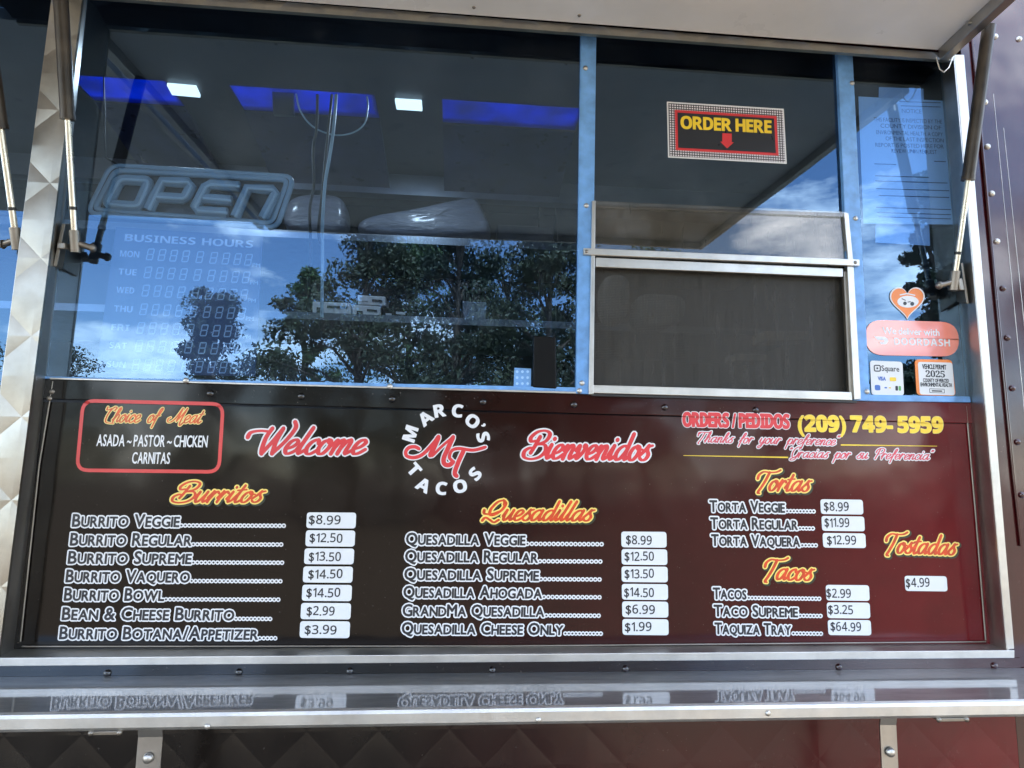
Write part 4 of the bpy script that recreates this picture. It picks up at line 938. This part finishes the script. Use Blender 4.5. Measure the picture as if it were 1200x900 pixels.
for px, mt, lb in (([(366, 353), (411, 355), (411, 374), (366, 371)], 'whitebox', 'low white carton at the cable end of the lower shelf'), ([(413, 357), (446, 359), (446, 375), (413, 374)], 'whitebox', 'white printed carton under the smaller top carton'), ([(419, 345.5), (452, 347.5), (452, 358.5), (419, 357)], 'whitebox', 'small white carton stacked on another carton'), ([(447, 360), (479, 362), (479, 376), (447, 375)], 'blackbox', 'black tin with a pale front on the lower shelf')):
    o = crate('carton', px, 2.64, .12, mt, lb, 'carton')
    x0, y0 = px[0]; x1, y1 = px[2]
    MB().face([P(x, y, 2.638) for x, y in ((x0 + 5, y0 + 7), (x0 + 12, y0 + 7.4), (x0 + 12, y1 - 5), (x0 + 5, y1 - 5.3))]).build('carton_print', M['dtext' if mt == 'whitebox' else 'whitebox'], o)
    MB().face([P(x, y, 2.638) for x, y in ((x0 + 17, y0 + 5), (x1 - 4, y0 + 6), (x1 - 4, y0 + 9), (x0 + 17, y0 + 8))]).build('carton_print', M['dtext' if mt == 'whitebox' else 'whitebox'], o)
uc = crate('utensil_caddy', [(542, 353), (570, 354), (569, 378), (544, 377)], 2.64, .1, 'int_steel', 'grey caddy holding dark utensils on the lower shelf', 'caddy')
ut = MB(); random.seed(4)
for i in range(9):
    x = 545 + i * 2.8; a = P(x, 357, 2.68); b = P(x + random.uniform(-3, 3), 338 + random.uniform(-4, 5), 2.68); ut.tube([a, b], .006, 6).dome(b, .018, .018, (0, -1, 0.2))
ut.build('utensils', M['black'], uc)
tb = crate('tablet', [(625.5, 393), (651.5, 395), (652.5, 455.5), (624.5, 454)], YP - .012, .011, 'blackbox', 'black card tablet fixed upright at the low corner of the glass', 'tablet')
ps = sticker('patterned_card', [(603, 431), (622.5, 432), (622, 453.5), (602, 452.5)], 'bluefilm', 'small blue patterned card beside the black tablet', 'card', Y=YP - .003)
pc = MB()
for i in range(3):
    for j in range(3):
        flat(pc, [disc((606 + i * 6.2, 435.5 + j * 7), 1.7)], YP - .0034, 0)
pc.build('card_pattern', M['paper'], ps)
# cables
def cable(pts, Y, r, mat, label):
    o = MB().tube([P(*p, Y) for p in spline(pts, 6)], r, 8).build('cable', M[mat], None, top=P(*pts[-1], Y)); tag(o, label, 'cable')
cable([(372, 111), (371, 150), (367, 175), (368, 215), (363, 245), (364, 285), (362, 330), (356, 362)], 2.1, .005, 'black', 'black cable hanging nearest the OPEN sign')
cable([(389, 111), (385, 150), (381, 190), (377, 232), (373, 270), (376, 285)], 2.12, .005, 'black', 'second black cable beside the pale blue one')
cable([(394, 111), (391, 150), (386, 185), (381, 215), (378, 260), (378, 310), (377, 372)], 2.06, .0055, 'ccable', 'pale blue cable hanging straight down behind the glass')
cable([(347, 110), (352, 130), (366, 148), (390, 158), (412, 156), (427, 145), (431, 125), (430, 113)], 2.15, .003, 'ccable', 'thin pale cable looped like a smile under the ceiling')
MB().pp([(319, 107), (344, 109), (344, 134), (320, 133)], 2.3, .02).build('vent_grille', M['int_steel'], truck)
# kitchen pieces behind the insect screen
pillow('paper_bag', [(700, 384), (699, 332), (712, 326), (731, 328), (735, 345), (733, 384)], 2.25, .14, 'whitebox', 'tall pale paper bag behind the insect screen', 'bag', 8)
pillow('paper_bag', [(736, 388), (738, 352), (750, 347), (792, 349), (800, 358), (797, 382), (765, 390)], 2.25, .14, 'whitebox', 'wide crumpled paper bag behind the insect screen', 'bag', 9)
crate('cardboard_box', [(895, 388), (951, 388), (951, 399), (895, 400)], 2.3, .1, 'card', 'long flat tan box behind the insect screen', 'box')
crate('cardboard_box', [(862, 414), (898, 415), (898, 423), (862, 423)], 2.3, .1, 'card', 'short tan box below the long one behind the screen', 'box')
for px_ in (632, 652): MB().pp([(px_, 205), (px_ + 6, 205.5), (px_ + 6, 392), (px_, 392)], 3.1, .03).build('shelf_upright', M['int_grey'], truck)
MB().box((0.1, 2.05, 1.62), (1.5, 2.4, 1.65)).build('worktop', M['int_grey'], truck)

# ------------------------------------------------------------------ trees across the lot (seen in the reflections)
def leafmat(name, a, b):
    m, nt, bs = newmat(name); v, _ = coords(nt); nt.links.new(ramp(nt, noise(nt, v, 1.6, 5), [(0.3, a), (0.7, b)]), bs.inputs['Base Color']); bs.inputs['Roughness'].default_value = 0.6
    bs.inputs['Subsurface Weight'].default_value = 0.0; return m
LM = [leafmat('dark pine leaves', (0.016, 0.028, 0.014), (0.04, 0.06, 0.025)), leafmat('mid green leaves', (0.035, 0.07, 0.02), (0.08, 0.13, 0.035)), leafmat('olive leaves', (0.032, 0.042, 0.02), (0.075, 0.085, 0.035))]
BARK = paint('bark', (0.10, 0.075, 0.055), 0.9, 0.4, scale=12)
def tree(px, T, top_y, wpx, kind, label, seed, n=3200, base_share=.16):
    rnd = np.random.default_rng(seed); n = int(n * 3.2); d = RGT * ((px - 600) / F) - UPV * ((top_y - 450) / F) + FWD
    x = d.x / d.y * T; y = 2 * YP - T; H = CAM.z + d.z / d.y * T; Wd = wpx / F * T / 2
    root = empty('tree', (x, y, 0), label, 'tree', 'trees across the lot')
    tk = MB(); lean = rnd.uniform(-.3, .3)
    tk.tube([(x, y, -.05), (x + lean * .3, y, H * .3), (x + lean * .6, y, H * .6), (x + lean, y, H * .92)], max(.12, H * .022), 9, 0, .03)
    cl = []
    for i in range(64):
        t = rnd.uniform(base_share, 1.0) ** .9; a = rnd.uniform(0, 2 * math.pi); rad = Wd * (1.05 - .75 * t) * rnd.uniform(.35, 1.15) if kind == 0 else Wd * math.sin(math.pi * min(.97, (t - base_share) / (1 - base_share) * .75 + .22)) * rnd.uniform(.3, 1.1)
        c = (x + lean * t + rad * math.cos(a), y + rad * math.sin(a), H * t); cl.append((c, Wd * rnd.uniform(.16, .34)))
        if i % 2 == 0: tk.tube([(x + lean * (t - .12), y, H * max(.1, t - .12)), ((x + lean * t + c[0]) / 2, (y + c[1]) / 2, H * (t - .03)), c], H * .007, 6, 0, .012)
    tk.build('trunk', BARK, root)
    vs = np.zeros((n * 4, 3)); idx = rnd.integers(0, len(cl), n); cc = np.array([c for c, r in cl])[idx]; rr = np.array([r for c, r in cl])[idx]
    off = rnd.normal(0, 1, (n, 3)); off /= np.linalg.norm(off, axis=1)[:, None]; off *= (rnd.uniform(0, 1, n) ** .45 * rr)[:, None]; off[:, 2] *= .7
    c = cc + off; a = rnd.normal(0, 1, (n, 3)); a /= np.linalg.norm(a, axis=1)[:, None]; b = np.cross(a, rnd.normal(0, 1, (n, 3))); b /= np.linalg.norm(b, axis=1)[:, None]
    sz = rnd.uniform(.045, .105, n)[:, None] * (T / 17) ** .5; q = .45
    vs[0::4] = c - a * sz; vs[1::4] = c - b * sz * q; vs[2::4] = c + a * sz; vs[3::4] = c + b * sz * q
    me = bpy.data.meshes.new('crown'); me.from_pydata(vs.tolist(), [], [(4 * i, 4 * i + 1, 4 * i + 2, 4 * i + 3) for i in range(n)]); me.materials.append(LM[kind])
    o = bpy.data.objects.new('crown', me); COL.objects.link(o); parent_to(o, root)
tree(262, 24, 345, 120, 0, 'narrow dark pine standing alone at the edge of the lot', 11, 3600)
tree(365, 30, 318, 80, 1, 'bright green young tree between the pines', 12, 3000)
tree(425, 18, 262, 200, 2, 'tall loose olive coloured tree across the lot', 13, 5200)
tree(535, 21, 250, 200, 0, 'broad dark tree in the middle of the group', 14, 5200)
tree(480, 32, 285, 260, 1, 'wide bright green tree seen between the tall olive ones', 31, 5200)
tree(600, 36, 300, 260, 0, 'far dark tree closing the gap behind the group', 32, 5200)
tree(690, 23, 285, 160, 2, 'slim olive tree by the street end of the group', 33, 4200)
tree(640, 17, 268, 190, 2, 'tall thin crowned tree at the end of the group', 15, 4600)
tree(760, 26, 300, 190, 1, 'round green tree behind the others', 16, 4600)
tree(900, 34, 380, 200, 1, 'low wide green tree farther off', 17, 4200)
tree(1092, 15, 195, 120, 0, 'tall dark pine at the far end of the lot', 18, 4600)
tree(1230, 20, 240, 220, 0, 'wide dark tree past the tall pine', 19, 4600)
tree(88, 60, 405, 110, 0, 'distant low dark tree beyond the lot', 20, 2600, .1)
tree(-60, 45, 395, 200, 0, 'distant wide tree at the lot boundary', 21, 3000, .1)
